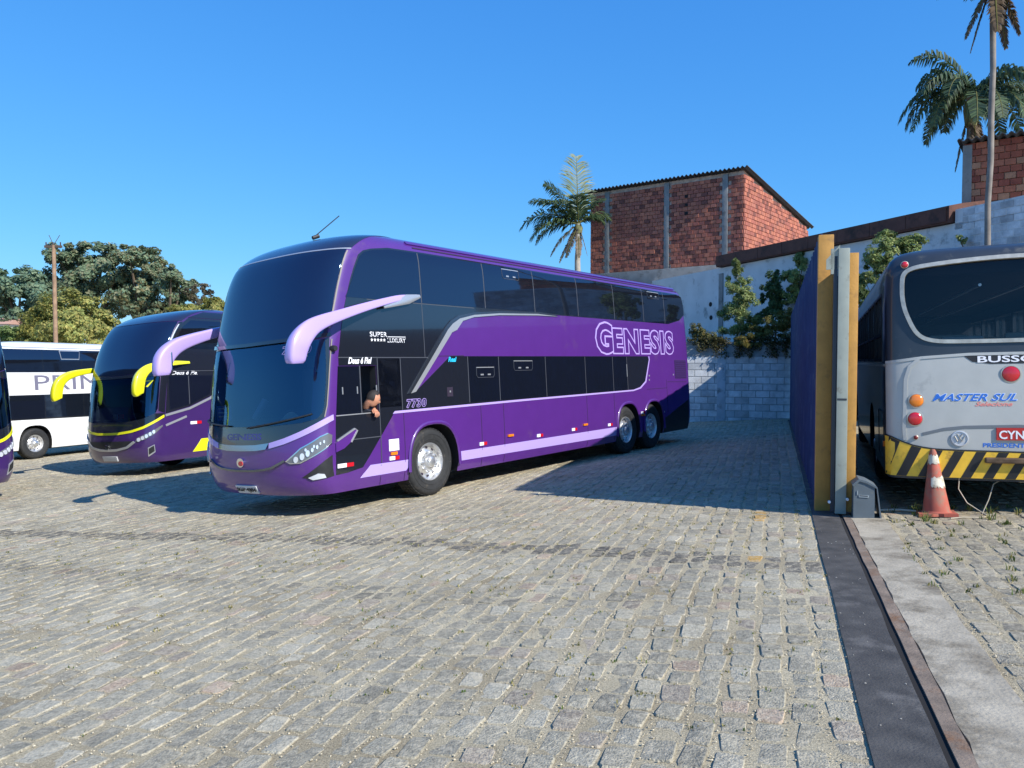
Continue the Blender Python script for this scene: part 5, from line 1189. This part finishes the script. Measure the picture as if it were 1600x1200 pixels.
for a, b in piers: MB().rbox(a - b / 2, a + b / 2, -.03, .1, -.1, HH - .06, .01).build('concrete_pier', greyren, BH, 40)
MB().rbox(-.05, FL + .02, -.05, .1, -.3, .74, .02).build('concrete_beam', greyren, BH, 40)
bpy.data.objects.remove(fr)
SF = empty('side_brickwork', None); SF.parent = BH
masonry(SF, 'brick', RL, HH, .30, .20, bc, None, lambda x, z: x - z * .3, .016, .75, 110, top=lambda x: topy(x) - .02, one=brickobj, many=brickm, proud=.016)
_w = Matrix(((0, -1, 0, FL), (1, 0, 0, 0), (0, 0, 1, 0), (0, 0, 0, 1)))
for o in list(SF.children):
    ml = Matrix.Translation(o.location); o.parent = BH; o.matrix_basis = _w @ ml
bpy.data.objects.remove(SF)
MB().box(FL - .05, FL + .05, 0, RL, -.3, .74).build('concrete_beam', greyren, BH)
def corrugated(parent, x0, x1, y0, y1, z0, z1, m, amp=.045, wl=.22, name='roof'):
    V = []; Fc = []; n = int((x1 - x0) / wl * 6)
    for i in range(n + 1):
        x = x0 + (x1 - x0) * i / n; h = amp * math.sin(2 * math.pi * (x - x0) / wl)
        V += [(x, y0, z0 + h), (x, y1, z1 + h), (x, y0, z0 + h - .03), (x, y1, z1 + h - .03)]
    for i in range(n):
        a, b = i * 4, i * 4 + 4; Fc += [(a, b, b + 1, a + 1), (a + 2, a + 3, b + 3, b + 2), (a, a + 2, b + 2, b), (a + 1, b + 1, b + 3, a + 3)]
    Fc += [(0, 1, 3, 2), (n * 4, n * 4 + 2, n * 4 + 3, n * 4 + 1)]
    return mesh(name, V, Fc, m, parent, 40)
roofm = mat('fibre_cement', lin(70, 72, 76), .85, noise=.25, nscale=2)
corrugated(BH, -.25, FL + .25, -.3, RL + .3, HH + .10, topy(RL) + .06, roofm)
for k in range(3): MB().box(5.55, 5.72, -.03, .0, 3.35 + k * .42, 3.5 + k * .42).build('hole', mat('hole_dark', (.01, .01, .012), .9), BH)
# second house at the right edge
RH = empty('brick_house', wframe((13.75, 23.6, 5.0), (.80, -.60)), 'small brick house with grey rendered base at the right edge behind the palms', 'house')
MB().box(.05, 5, .06, 5, -3, 3.3).build('wall_core', mortar, RH)
masonry(RH, 'brick', 5.0, 3.3, .30, .20, [lin(150, 84, 66), lin(138, 76, 62), lin(164, 100, 78), lin(168, 122, 96)], None, lambda x, z: x - z * .2, .016, 1.5, 120, one=brickobj, many=brickm)
MB().rbox(-.02, 5, -.03, .1, -1, 1.48, .02).build('concrete_beam', greyren, RH, 40); MB().rbox(-.03, .22, -.04, .1, 1.48, 3.25, .01).build('concrete_pier', greyren, RH, 40)
corrugated(RH, -.15, 5.2, -.3, 5, 3.38, 3.0, roofm)
# ------------------------------------------------------------------ vegetation
leafm = tint_mat('leaf', rough=.6, noise=.15, nscale=3, bump=0, transl=.38)
barkm = mat('bark', lin(96, 82, 66), .95, noise=.3, nscale=6, bump=.6, bscale=25)
palebark = mat('pale_bark', lin(168, 160, 146), .9, noise=.25, nscale=5, bump=.4, bscale=20)
def at(px, py, d): return Vector(((px - 800) / 1200 * d, d, 1.85 + (557 - py) / 1200 * d))
def leaves(V, Fc, T, c, r, n, size, cols, rnd, flat=.6, narrow=.5, out=Vector((0, 0, 0))):
    for _ in range(n):
        while True:
            q = Vector((rnd.uniform(-1, 1), rnd.uniform(-1, 1), rnd.uniform(-1, 1)))
            if q.length < 1: break
        q = q * (.55 + .45 * rnd.random()) if q.length < .6 else q
        p = c + Vector((q.x * r[0], q.y * r[1], q.z * r[2]))
        nrm = (q * .6 + out * .8 + Vector((rnd.gauss(0, .42), rnd.gauss(0, .42), rnd.gauss(.35, .42)))).normalized()
        a = nrm.orthogonal().normalized(); b = nrm.cross(a); an = rnd.uniform(0, 6.28); a, b = a * math.cos(an) + b * math.sin(an), b * math.cos(an) - a * math.sin(an)
        s = size * rnd.uniform(.6, 1.35); k = len(V)
        V.extend([p - a * s * .5, p + b * s * narrow * .5, p + a * s * .5 - nrm * s * .12, p - b * s * narrow * .5]); Fc.append((k, k + 1, k + 2, k + 3))
        f = rnd.uniform(.7, 1.25); cc = rnd.choice(cols); T.extend([tuple(v * f for v in cc)] * 4)
def tree(name, label, cat, base, clumps, leaf, cols, seed, trunk_r=.2, group=None, bark=None, nper=90, narrow=.55, top=None):
    """clumps: list of (centre Vector, (rx,ry,rz), weight)"""
    rnd = random.Random(seed); R = empty(name, Matrix.Translation(base), label, cat, group)
    cen = sum((c for c, r, w in clumps), Vector()) / len(clumps)
    t = MB(); mid = Vector((cen.x, cen.y, base.z + (cen.z - base.z) * .55)) - base
    t.tube([Vector((0, 0, -.3)), mid * .5 + Vector((rnd.uniform(-.1, .1), 0, 0)), mid], [trunk_r * 1.25, trunk_r, trunk_r * .8], 8)
    for c, r, w in clumps:
        e = c - base; m_ = (mid + e) / 2 + Vector((rnd.uniform(-.1, .1), rnd.uniform(-.1, .1), .1)) * e.length * .3; t.tube([mid * .8, m_, e], [trunk_r * .6, trunk_r * .35, trunk_r * .1], 5)
    t.build('trunk', bark or barkm, R, 60)
    V = []; Fc = []; T = []
    for c, r, w in clumps:
        ns = max(3, int(16 * w)); vr = rnd.uniform(.85, 1.15)
        for _ in range(ns):
            q = Vector((rnd.gauss(0, .6), rnd.gauss(0, .6), rnd.gauss(.1, .55))); 
            if q.length > 1: q.normalize()
            sc = rnd.uniform(.24, .46); f2 = vr * rnd.uniform(.85, 1.15)
            leaves(V, Fc, T, c - base + Vector((q.x * r[0], q.y * r[1], q.z * r[2])), tuple(v * sc for v in r), int(nper * 1.3 * w), leaf * .6, [tuple(x * f2 for x in cc) for cc in cols], rnd, narrow=narrow, out=(c + Vector((q.x * r[0], q.y * r[1], q.z * r[2])) - cen).normalized())
    o = mesh('crown', V, Fc, leafm, R, tint=T)
    return R
DG = [lin(116, 136, 106), lin(104, 126, 102), lin(130, 144, 110), lin(140, 140, 110)]
YG = [lin(160, 158, 88), lin(144, 150, 84), lin(174, 164, 94), lin(128, 138, 78)]
MG = [lin(120, 142, 84), lin(104, 128, 76), lin(134, 150, 92)]
def clump_px(L, d0, spread=1.):
    out = []
    for px, py, rx, ry in L:
        d = d0 + random.uniform(-2, 2) * spread; c = at(px, py, d); k = d / 1200; out.append((c, (rx * k, rx * k * .9, ry * k), 1.))
    return out
random.seed(31)
def gbase(px, d): x = (px - 800) / 1200 * d; return Vector((x, d, zg(x, d)))
tree('broadleaf_tree', 'large dark green tree behind the wooden pole, tallest of the trees on the left', 'tree', gbase(140, 66), clump_px([(95, 405, 26, 18), (125, 398, 26, 16), (165, 402, 28, 20), (110, 432, 34, 26), (150, 432, 34, 28), (190, 420, 30, 26), (130, 465, 40, 26), (175, 460, 34, 26), (95, 460, 30, 24), (205, 448, 24, 26)], 66), .55, DG, 1, .45, 'trees beyond the yard', nper=95)
tree('broadleaf_tree', 'dark green tree at the far left edge above the white coach', 'tree', gbase(20, 60), clump_px([(10, 435, 30, 16), (35, 455, 30, 22), (5, 470, 34, 24), (55, 440, 24, 20), (45, 490, 34, 24), (10, 500, 34, 20), (70, 470, 24, 24)], 60), .5, [lin(102, 130, 108), lin(114, 136, 108), lin(126, 142, 112)], 2, .4, 'trees beyond the yard', nper=95)
tree('broadleaf_tree', 'dark green tree with brownish top standing above the roof of the yellow-mirrored coach', 'tree', gbase(225, 64), clump_px([(205, 400, 24, 14), (230, 405, 22, 16), (225, 432, 30, 24), (245, 420, 18, 16), (215, 462, 34, 24), (250, 460, 26, 24), (200, 480, 30, 20), (240, 488, 34, 18)], 64), .5, DG + [lin(104, 96, 62)], 3, .4, 'trees beyond the yard', nper=95)
tree('broadleaf_tree', 'small dark crowned tree to the right of the tall trees on the left', 'tree', gbase(278, 62), clump_px([(270, 428, 16, 12), (288, 440, 18, 14), (265, 452, 20, 18), (285, 465, 18, 16), (270, 482, 24, 14)], 62), .42, DG, 4, .3, 'trees beyond the yard', nper=80)
tree('sparse_tree', 'thin nearly bare tree left of the purple coach above the yellowish hedge', 'tree', gbase(312, 60), clump_px([(300, 455, 10, 8), (318, 452, 12, 8), (328, 458, 8, 5), (305, 468, 10, 8), (320, 472, 9, 8)], 60), .3, [lin(92, 84, 70), lin(104, 100, 76)], 5, .12, nper=16)
tree('round_tree', 'round yellow-green tree behind the wooden pole and the white coach', 'tree', gbase(112, 48), clump_px([(112, 478, 40, 22), (80, 495, 32, 24), (140, 490, 34, 24), (110, 505, 44, 28), (65, 518, 28, 20), (160, 512, 24, 20), (130, 525, 40, 20), (90, 528, 36, 18)], 48), .33, YG, 6, .3, nper=130)
for i, (px, py, rx, ry, d, cols, lb_) in enumerate([(20, 524, 34, 15, 50, MG, 'green hedge bush above the roof of the white coach at the left edge'), (58, 524, 26, 16, 49, YG, 'yellowish bush between the green hedge and the round tree'), (300, 484, 34, 9, 56, YG, 'yellowish hedge left of the purple coach windscreen'), (338, 478, 20, 14, 55, YG, 'taller yellowish hedge touching the purple coach windscreen edge')]):
    tree('hedge_bush', lb_, 'bush', gbase(px, d), clump_px([(px + dx * rx, py + dy * ry, rx * .55, ry * .8) for dx, dy in ((-.6, .1), (0, -.15), (.6, .1), (-.3, .5), (.3, .5), (0, 1.2))], d, .3), .3, cols, 40 + i, .12, 'bushes beyond the yard', nper=70)
# wooden pole and little house at the far left
pb = gbase(88, 43); Pl = empty('utility_pole', Matrix.Translation(pb), 'tall wooden utility pole with a crossarm in front of the trees', 'utility pole')
tz = at(88, 384, 43).z - pb.z
t = MB(); t.tube([(0, 0, -.3), (0, 0, tz)], [.13, .10], 10); t.build('pole', mat('weathered_wood', lin(150, 122, 98), .9, noise=.25, nscale=4), Pl, 60)
MB().box(-.5, .45, -.06, .06, tz - .15, tz - .02).build('crossarm', mat('dark_wood', lin(84, 72, 64), .9), Pl)
for x in (-.42, -.05, .38): b = MB(); b.tube([(x, 0, tz - .02), (x, 0, tz + .16)], .035, 8); b.build('insulator', mat('insulator_brown', lin(70, 56, 50), .4), Pl)
for x0, x1 in ((.0, .35), (.0, -.25)): b = MB(); b.tube([(x0, 0, tz), (x1, 0, tz + .55)], .018, 6); b.build('stay_rod', mat('dark_wood', lin(84, 72, 64), .9), Pl)
hb = at(4, 512, 58); Hs = empty('small_house', Matrix.Translation(hb), 'small pale house showing under the trees at the left edge', 'house')
MB().box(-1.6, .5, 0, 4, -6, .25).build('wall', whitep, Hs); MB().prism([(-.5, .26), (4.5, .26), (2, 1.0)], -1.8, .7, 'x').build('roof', mat('pink_tile', lin(186, 150, 138), .9), Hs); MB().box(-.5, -.1, -.03, .02, -.25, .1).build('window', darkglass, Hs)

# palms
def frond(parent, base, az, el, L, droop, leaflet, cols, rnd, hang=.5, name='frond', dens=46, twist=0., wid=.075):
    d = Vector((math.sin(az) * math.cos(el), math.cos(az) * math.cos(el), math.sin(el))); side = Vector((math.cos(az), -math.sin(az), 0))
    if twist: side = Matrix.Rotation(twist, 3, d) @ side
    P = []; p = Vector(base); v = d.copy(); n = 14
    for i in range(n + 1):
        P.append(p.copy()); p = p + v * (L / n); v = (v + Vector((0, 0, -droop / n * (.4 + 1.6 * i / n)))).normalized()
    t = MB(); t.tube(P, [.03 * (1 - .85 * i / n) + .003 for i in range(n + 1)], 5)
    V = list(t.v); Fc = list(t.f); T = [lin(128, 124, 70)] * len(V)
    for k in range(dens):
        f = .1 + .9 * k / dens; x = f * n; i = min(n - 1, int(x)); p = P[i].lerp(P[i + 1], x - i); tg = (P[i + 1] - P[i]).normalized()
        ll = leaflet * (math.sin(math.pi * min(1, .12 + f * .88)) ** .6 + .15)
        for sg in (-1, 1):
            dr = (side * sg * rnd.uniform(.75, 1.05) + tg * rnd.uniform(.45, .85) + Vector((0, 0, rnd.uniform(-.25, .35)))).normalized()
            e1 = p + dr * ll * .5; e2 = e1 + (dr + Vector((0, 0, -hang * rnd.uniform(.7, 1.6)))).normalized() * ll * .5
            wv = tg * wid * .5; m_ = len(V); V += [tuple(p - wv * .6), tuple(p + wv * .6), tuple(e1 + wv), tuple(e1 - wv), tuple(e2)]; Fc += [(m_, m_ + 1, m_ + 2, m_ + 3), (m_ + 3, m_ + 2, m_ + 4)]
            c = rnd.choice(cols); g = rnd.uniform(.75, 1.25); T += [tuple(q * g for q in c)] * 5
    return mesh(name, V, Fc, leafm, parent, tint=T)
PG = [lin(78, 96, 62), lin(92, 110, 70), lin(64, 84, 58)]; PB = [lin(112, 92, 70), lin(92, 78, 64)]
def palm(label, crown, ground_z, tr, fr, seed, cols=PG, group='palms', trunk=None, shaft=.5):
    rnd = random.Random(seed); R = empty('palm_tree', Matrix.Translation((crown.x, crown.y, ground_z)), label, 'palm', group); h = crown.z - ground_z
    t = MB(); pts = [(rnd.uniform(-.04, .04) if 0 < i < 10 else 0, 0, h * i / 10) for i in range(11)]; t.tube(pts, [tr * 1.2] + [tr * rnd.uniform(.94, 1.06) for _ in range(9)] + [tr * 1.1], 10); t.build('trunk', trunk or palebark, R, 60)
    b = MB(); b.tube([(0, 0, h - shaft), (0, 0, h - shaft * .4), (0, 0, h + .05)], [tr * 1.15, tr * 1.6, tr * .8], 10); b.build('crownshaft', mat('palm_sheath', lin(112, 112, 72), .8, noise=.3, nscale=8), R, 60)
    for az, el, L, dr, lf, hang, cc, tw in fr: frond(R, (0, 0, h), rad(az), rad(el), L, dr, lf, cc or cols, rnd, hang, twist=rad(tw))
    return R
# azimuths clockwise from the view direction: 90 = to the right, 270 = to the left
c1 = at(903, 352, 40)
palm('palm beside the brick house with one tall upright frond', c1, 3.0, .15, [(352, 82, 3.7, .25, 1.05, .25, [lin(128, 140, 108), lin(108, 124, 90), lin(146, 152, 122)], 10), (275, 45, 2.9, 1.0, .85, .5, None, 0), (262, 28, 3.4, 1.6, .9, .6, None, 20), (250, 12, 3.1, 1.6, .8, .6, None, 0), (80, 62, 2.0, 1.2, .7, .5, None, 0), (20, 60, 2.6, .9, .8, .5, None, 0), (190, 55, 2.2, 1.2, .8, .5, None, 30), (285, 62, 2.9, .8, .9, .5, None, 25), (240, 48, 2.6, 1.3, .85, .6, None, 0), (300, 30, 2.8, 1.5, .85, .6, None, 0), (268, 6, 2.6, 1.5, .8, .7, None, 15), (60, 40, 2.2, 1.4, .75, .6, None, 0), (265, -35, 2.2, .9, .6, .8, [lin(132, 124, 100), lin(116, 112, 88)], 0), (230, -60, 2.0, .4, .35, .6, [lin(150, 136, 118)], 0), (290, -58, 2.2, .4, .35, .6, [lin(140, 128, 112)], 0), (95, 35, 1.5, 1.6, .6, .5, None, 0), (260, -65, 1.8, .3, .25, .5, [lin(150, 136, 118)], 0), (100, -72, 1.7, .3, .25, .5, [lin(140, 128, 112)], 0), (180, -78, 1.8, .2, .25, .5, [lin(150, 136, 118)], 0)], 3)
c2 = at(1510, 158, 27)
fr = []
rnd = random.Random(9)
for k in range(22): fr.append((k * 16.4 + rnd.uniform(-8, 8), rnd.uniform(8, 66), rnd.uniform(2.2, 2.9), rnd.uniform(2.0, 3.0), .66, 2.0, None, 0))
fr += [(285, 30, 2.9, 2.4, .6, 1.5, None, 0), (265, 8, 2.8, 2.0, .6, 1.5, None, 0), (255, 45, 2.6, 2.7, .6, 1.4, None, 0), (90, 30, 2.8, 1.9, .62, 1.3, None, 0), (75, 12, 2.7, 2.0, .6, 1.3, None, 0), (280, -78, 2.6, .2, .22, .6, PB, 0), (180, -80, 2.2, .2, .25, .6, PB, 0), (80, -75, 2.0, .2, .25, .6, PB, 0)]
palm('bushy drooping palm behind the small brick house at the upper right', c2, 3.0, .17, fr, 5, [lin(70, 92, 66), lin(90, 110, 76), lin(58, 78, 62)], shaft=1.0)
c3 = at(1540, -22, 20.2)
fr = [(k * 36 + 10, 50, 2.0, 2.2, .5, 1.2, None, 0) for k in range(10)] + [(270, -60, 1.7, .5, .28, .8, PB, 0), (290, -72, 1.9, .4, .26, .8, PB, 0), (100, -62, 1.6, .5, .28, .8, PB, 0), (80, -75, 1.8, .4, .26, .8, PB, 0), (200, -70, 1.6, .4, .26, .8, PB, 0)]
palm('tall slender palm trunk rising in front of the boundary wall at the right', c3, zg(12.4, 20.2), .072, fr, 6, shaft=.6, trunk=mat('grey_trunk', lin(128, 120, 112), .9, noise=.25, nscale=4))

# shrubs on the ledge above the low wall and beside the city bus
LZ = zb + HL - .12
def shrub(label, px, d, L, leaf, cols, seed, nper, narrow=.4, bark=None, z=None, cat='shrub', tr=.04):
    x = (px - 800) / 1200 * d
    return tree('shrub', label, cat, Vector((x, d, LZ if z is None else z)), clump_px(L, d, .12), leaf, cols, seed, tr, 'shrubs along the walls', bark, nper, narrow)
SG = [lin(128, 146, 88), lin(148, 160, 98), lin(112, 132, 82), lin(162, 166, 110)]
shrub('tall narrow leafy sapling on the low wall right of the purple coach', 1153, 28.6, [(1150, 418, 8, 12), (1152, 440, 16, 16), (1148, 462, 22, 18), (1165, 470, 18, 16), (1142, 488, 20, 18), (1160, 500, 20, 16), (1150, 518, 22, 14), (1178, 505, 12, 12)], .20, SG, 61, 75, .32, palebark, tr=.03)
shrub('dark leafy shrub between the sapling and the navy fence', 1208, 29.2, [(1208, 440, 14, 16), (1200, 462, 16, 18), (1218, 470, 16, 18), (1205, 490, 20, 14)], .19, [lin(84, 108, 70), lin(98, 120, 76)], 62, 75)
shrub('bright leafy shrub reaching up beside the navy fence', 1236, 28.9, [(1232, 432, 12, 12), (1250, 412, 14, 14), (1242, 445, 14, 16), (1255, 395, 10, 10), (1236, 465, 14, 14), (1262, 410, 10, 10)], .2, SG, 63, 70)
shrub('dry ochre creeper spilling over the low wall', 1212, 27.6, [(1190, 522, 18, 14), (1210, 508, 22, 16), (1230, 496, 16, 14), (1175, 532, 14, 10), (1225, 515, 18, 12), (1160, 535, 14, 8)], .15, [lin(150, 132, 72), lin(132, 124, 64), lin(116, 116, 62)], 64, 80)
shrub('low dry plants on the wall next to the rear of the purple coach', 1100, 28.6, [(1090, 520, 12, 16), (1104, 528, 14, 12), (1118, 535, 12, 8), (1095, 540, 18, 8)], .16, [lin(96, 104, 62), lin(130, 118, 70), lin(78, 90, 54)], 65, 60)
shrub('leafy bush in front of the boundary wall above the roof of the city bus', 1392, 21.5, [(1392, 375, 22, 14), (1415, 382, 22, 14), (1370, 390, 20, 16), (1400, 402, 26, 18), (1362, 415, 18, 16), (1385, 425, 24, 16), (1425, 398, 14, 12), (1350, 440, 14, 12)], .17, SG, 66, 70, z=.2, tr=.05)
shrub('small bush squeezed between the sliding gate and the city bus', 1342, 23.5, [(1335, 440, 10, 12), (1345, 455, 12, 12), (1338, 470, 12, 14)], .16, [lin(70, 92, 54), lin(90, 108, 60)], 67, 50, z=.2)
shrub('small weed growing on top of the boundary wall near the palm trunk', 1497, 22.0, [(1495, 372, 6, 5), (1503, 378, 5, 5)], .1, SG, 68, 14, z=4.9, tr=.015)
V = []; Fc = []; T = []; rnd = random.Random(77)
for _ in range(90):
    px = rnd.uniform(1080, 1238); k = gpt(19.3, -(1238 - px) / 43.5); p = Vector((k.x, k.y, zb + HL + .02)) - GD * .06
    n = rnd.choice((1, 1, 2, 2, 3, 4, 6))
    for j in range(n):
        leaves(V, Fc, T, p + Vector((rnd.uniform(-.05, .05), 0, .15 - .12 * j)), (.14, .07, .10), 10, .11, [lin(86, 84, 54), lin(104, 96, 60), lin(70, 76, 48)], rnd, narrow=.4)
tag(mesh('hanging_creeper', V, Fc, leafm, tint=T), 'creeper hanging down the face of the low block wall', 'creeper', kind='stuff')
# ------------------------------------------------------------------ the driver leaning out of his window
def driver():
    skin = mat('skin', lin(196, 138, 110), .55, noise=.08, nscale=20); hairm = mat('dark_hair', lin(38, 32, 30), .7, noise=.2, nscale=60, bump=.4, bscale=150); shirt = mat('navy_shirt', lin(44, 48, 62), .9)
    hc = Vector((1.255, -1.365, 1.56)); f = Vector((.78, -.42, -.38)).normalized(); u = Vector((.30, -.12, .94)); u = (u - f * u.dot(f)).normalized(); r = f.cross(u)
    def head(scale=1., mask=None):
        V = []; Fc = []; nu, nv = 28, 20; keep = {}
        for j in range(nv + 1):
            ph = math.pi * j / nv
            for i in range(nu):
                th = 2 * math.pi * i / nu; d = Vector((math.sin(ph) * math.cos(th), math.sin(ph) * math.sin(th), math.cos(ph)))      # x fwd, y left, z up
                a, b, c = d.x * .098, d.y * .078, d.z * .118
                if c < -.02: b *= 1 - .28 * min(1, (-.02 - c) / .09); a *= 1 - .08 * min(1, (-.02 - c) / .09)
                if a > 0:
                    nose = math.exp(-((b / .016) ** 2)) * math.exp(-(((c + .018) / .026) ** 2)); a += .024 * nose
                    for sg in (-1, 1): a -= .010 * math.exp(-(((b - sg * .032) / .016) ** 2)) * math.exp(-(((c - .008) / .012) ** 2))
                    a += .006 * math.exp(-((c - .028) / .012) ** 2); a -= .006 * math.exp(-((c + .058) / .006) ** 2) * math.exp(-((b / .028) ** 2)); a += .008 * math.exp(-((c + .088) / .02) ** 2) * math.exp(-((b / .03) ** 2))
                for sg in (-1, 1): e = math.exp(-(((a + .006) / .014) ** 2)) * math.exp(-(((c + .005) / .028) ** 2)) * (1 if d.y * sg > .75 else 0); b += sg * .016 * e
                V.append(hc + (f * a + r * -b + u * c) * scale); keep[len(V) - 1] = (d, a, b, c)
        for j in range(nv):
            for i in range(nu):
                q = (j * nu + i, j * nu + (i + 1) % nu, (j + 1) * nu + (i + 1) % nu, (j + 1) * nu + i)
                if mask is None or all(mask(*keep[k]) for k in q): Fc.append(q)
        return V, Fc
    b = MB(); V, Fc = head(); b.add(V, Fc)
    b.tube([hc - u * .05 - f * .03, hc - u * .11 - f * .035 + Vector((0, .05, 0)), Vector((1.25, -1.22, 1.42))], [.055, .05, .055], 14)
    # forearm and hand over the sill
    b.tube([(1.42, -1.0, 1.37), (1.37, -1.18, 1.405), (1.315, -1.31, 1.40)], [.05, .042, .031], 10)
    b.tube([(1.315, -1.30, 1.40), (1.305, -1.345, 1.385), (1.30, -1.375, 1.36)], [(.024, .036), (.020, .044), (.016, .042)], 10, flat=(0, -.6, .8))
    for k, (dx, l) in enumerate(((-.034, .052), (-.012, .060), (.010, .058), (.031, .046))):
        b.tube([(1.30 + dx, -1.365, 1.365), (1.30 + dx * 1.08, -1.385, 1.35), (1.30 + dx * 1.1, -1.388, 1.35 - l * .55), (1.30 + dx * 1.1, -1.378, 1.35 - l)], [.010, .0095, .009, .006], 8)
    b.tube([(1.275, -1.32, 1.39), (1.252, -1.345, 1.375), (1.25, -1.365, 1.35)], [.012, .011, .007], 8)
    P = b.build('person', skin, None, 70); P.matrix_world = coach.matrix_world
    tag(P, 'dark-haired person leaning head and hand out of the coach driver window', 'person')
    V, Fc = head(1.07, lambda d, a, b_, c: (c > .045 or (a < .012 and c > -.045)) and not (a > .05 and c < .075))
    mesh('hair', V, Fc, hairm, P, 60)
    s = MB(); s.tube([(1.25, -1.272, 1.45), (1.26, -1.19, 1.40), (1.30, -1.05, 1.35), (1.36, -.92, 1.30), (1.42, -.80, 1.27)], [(.072, .072), (.095, .12), (.12, .2), (.15, .23), (.15, .2)], 14); s.tube([(1.36, -.95, 1.36), (1.42, -1.02, 1.37), (1.40, -1.1, 1.385)], [.07, .062, .056], 10); s.build('shirt', shirt, P, 60)
    for sg in (-1, 1):
        e = MB(); p = hc + f * .083 + r * (-.032 * sg) + u * .008; e.lathe([(0, -.012), (.008, -.008), (.011, 0), (.008, .008), (0, .012)], 8, 'z', p); e.build('eye', mat('eye_dark', lin(30, 24, 22), .3), P)
driver()
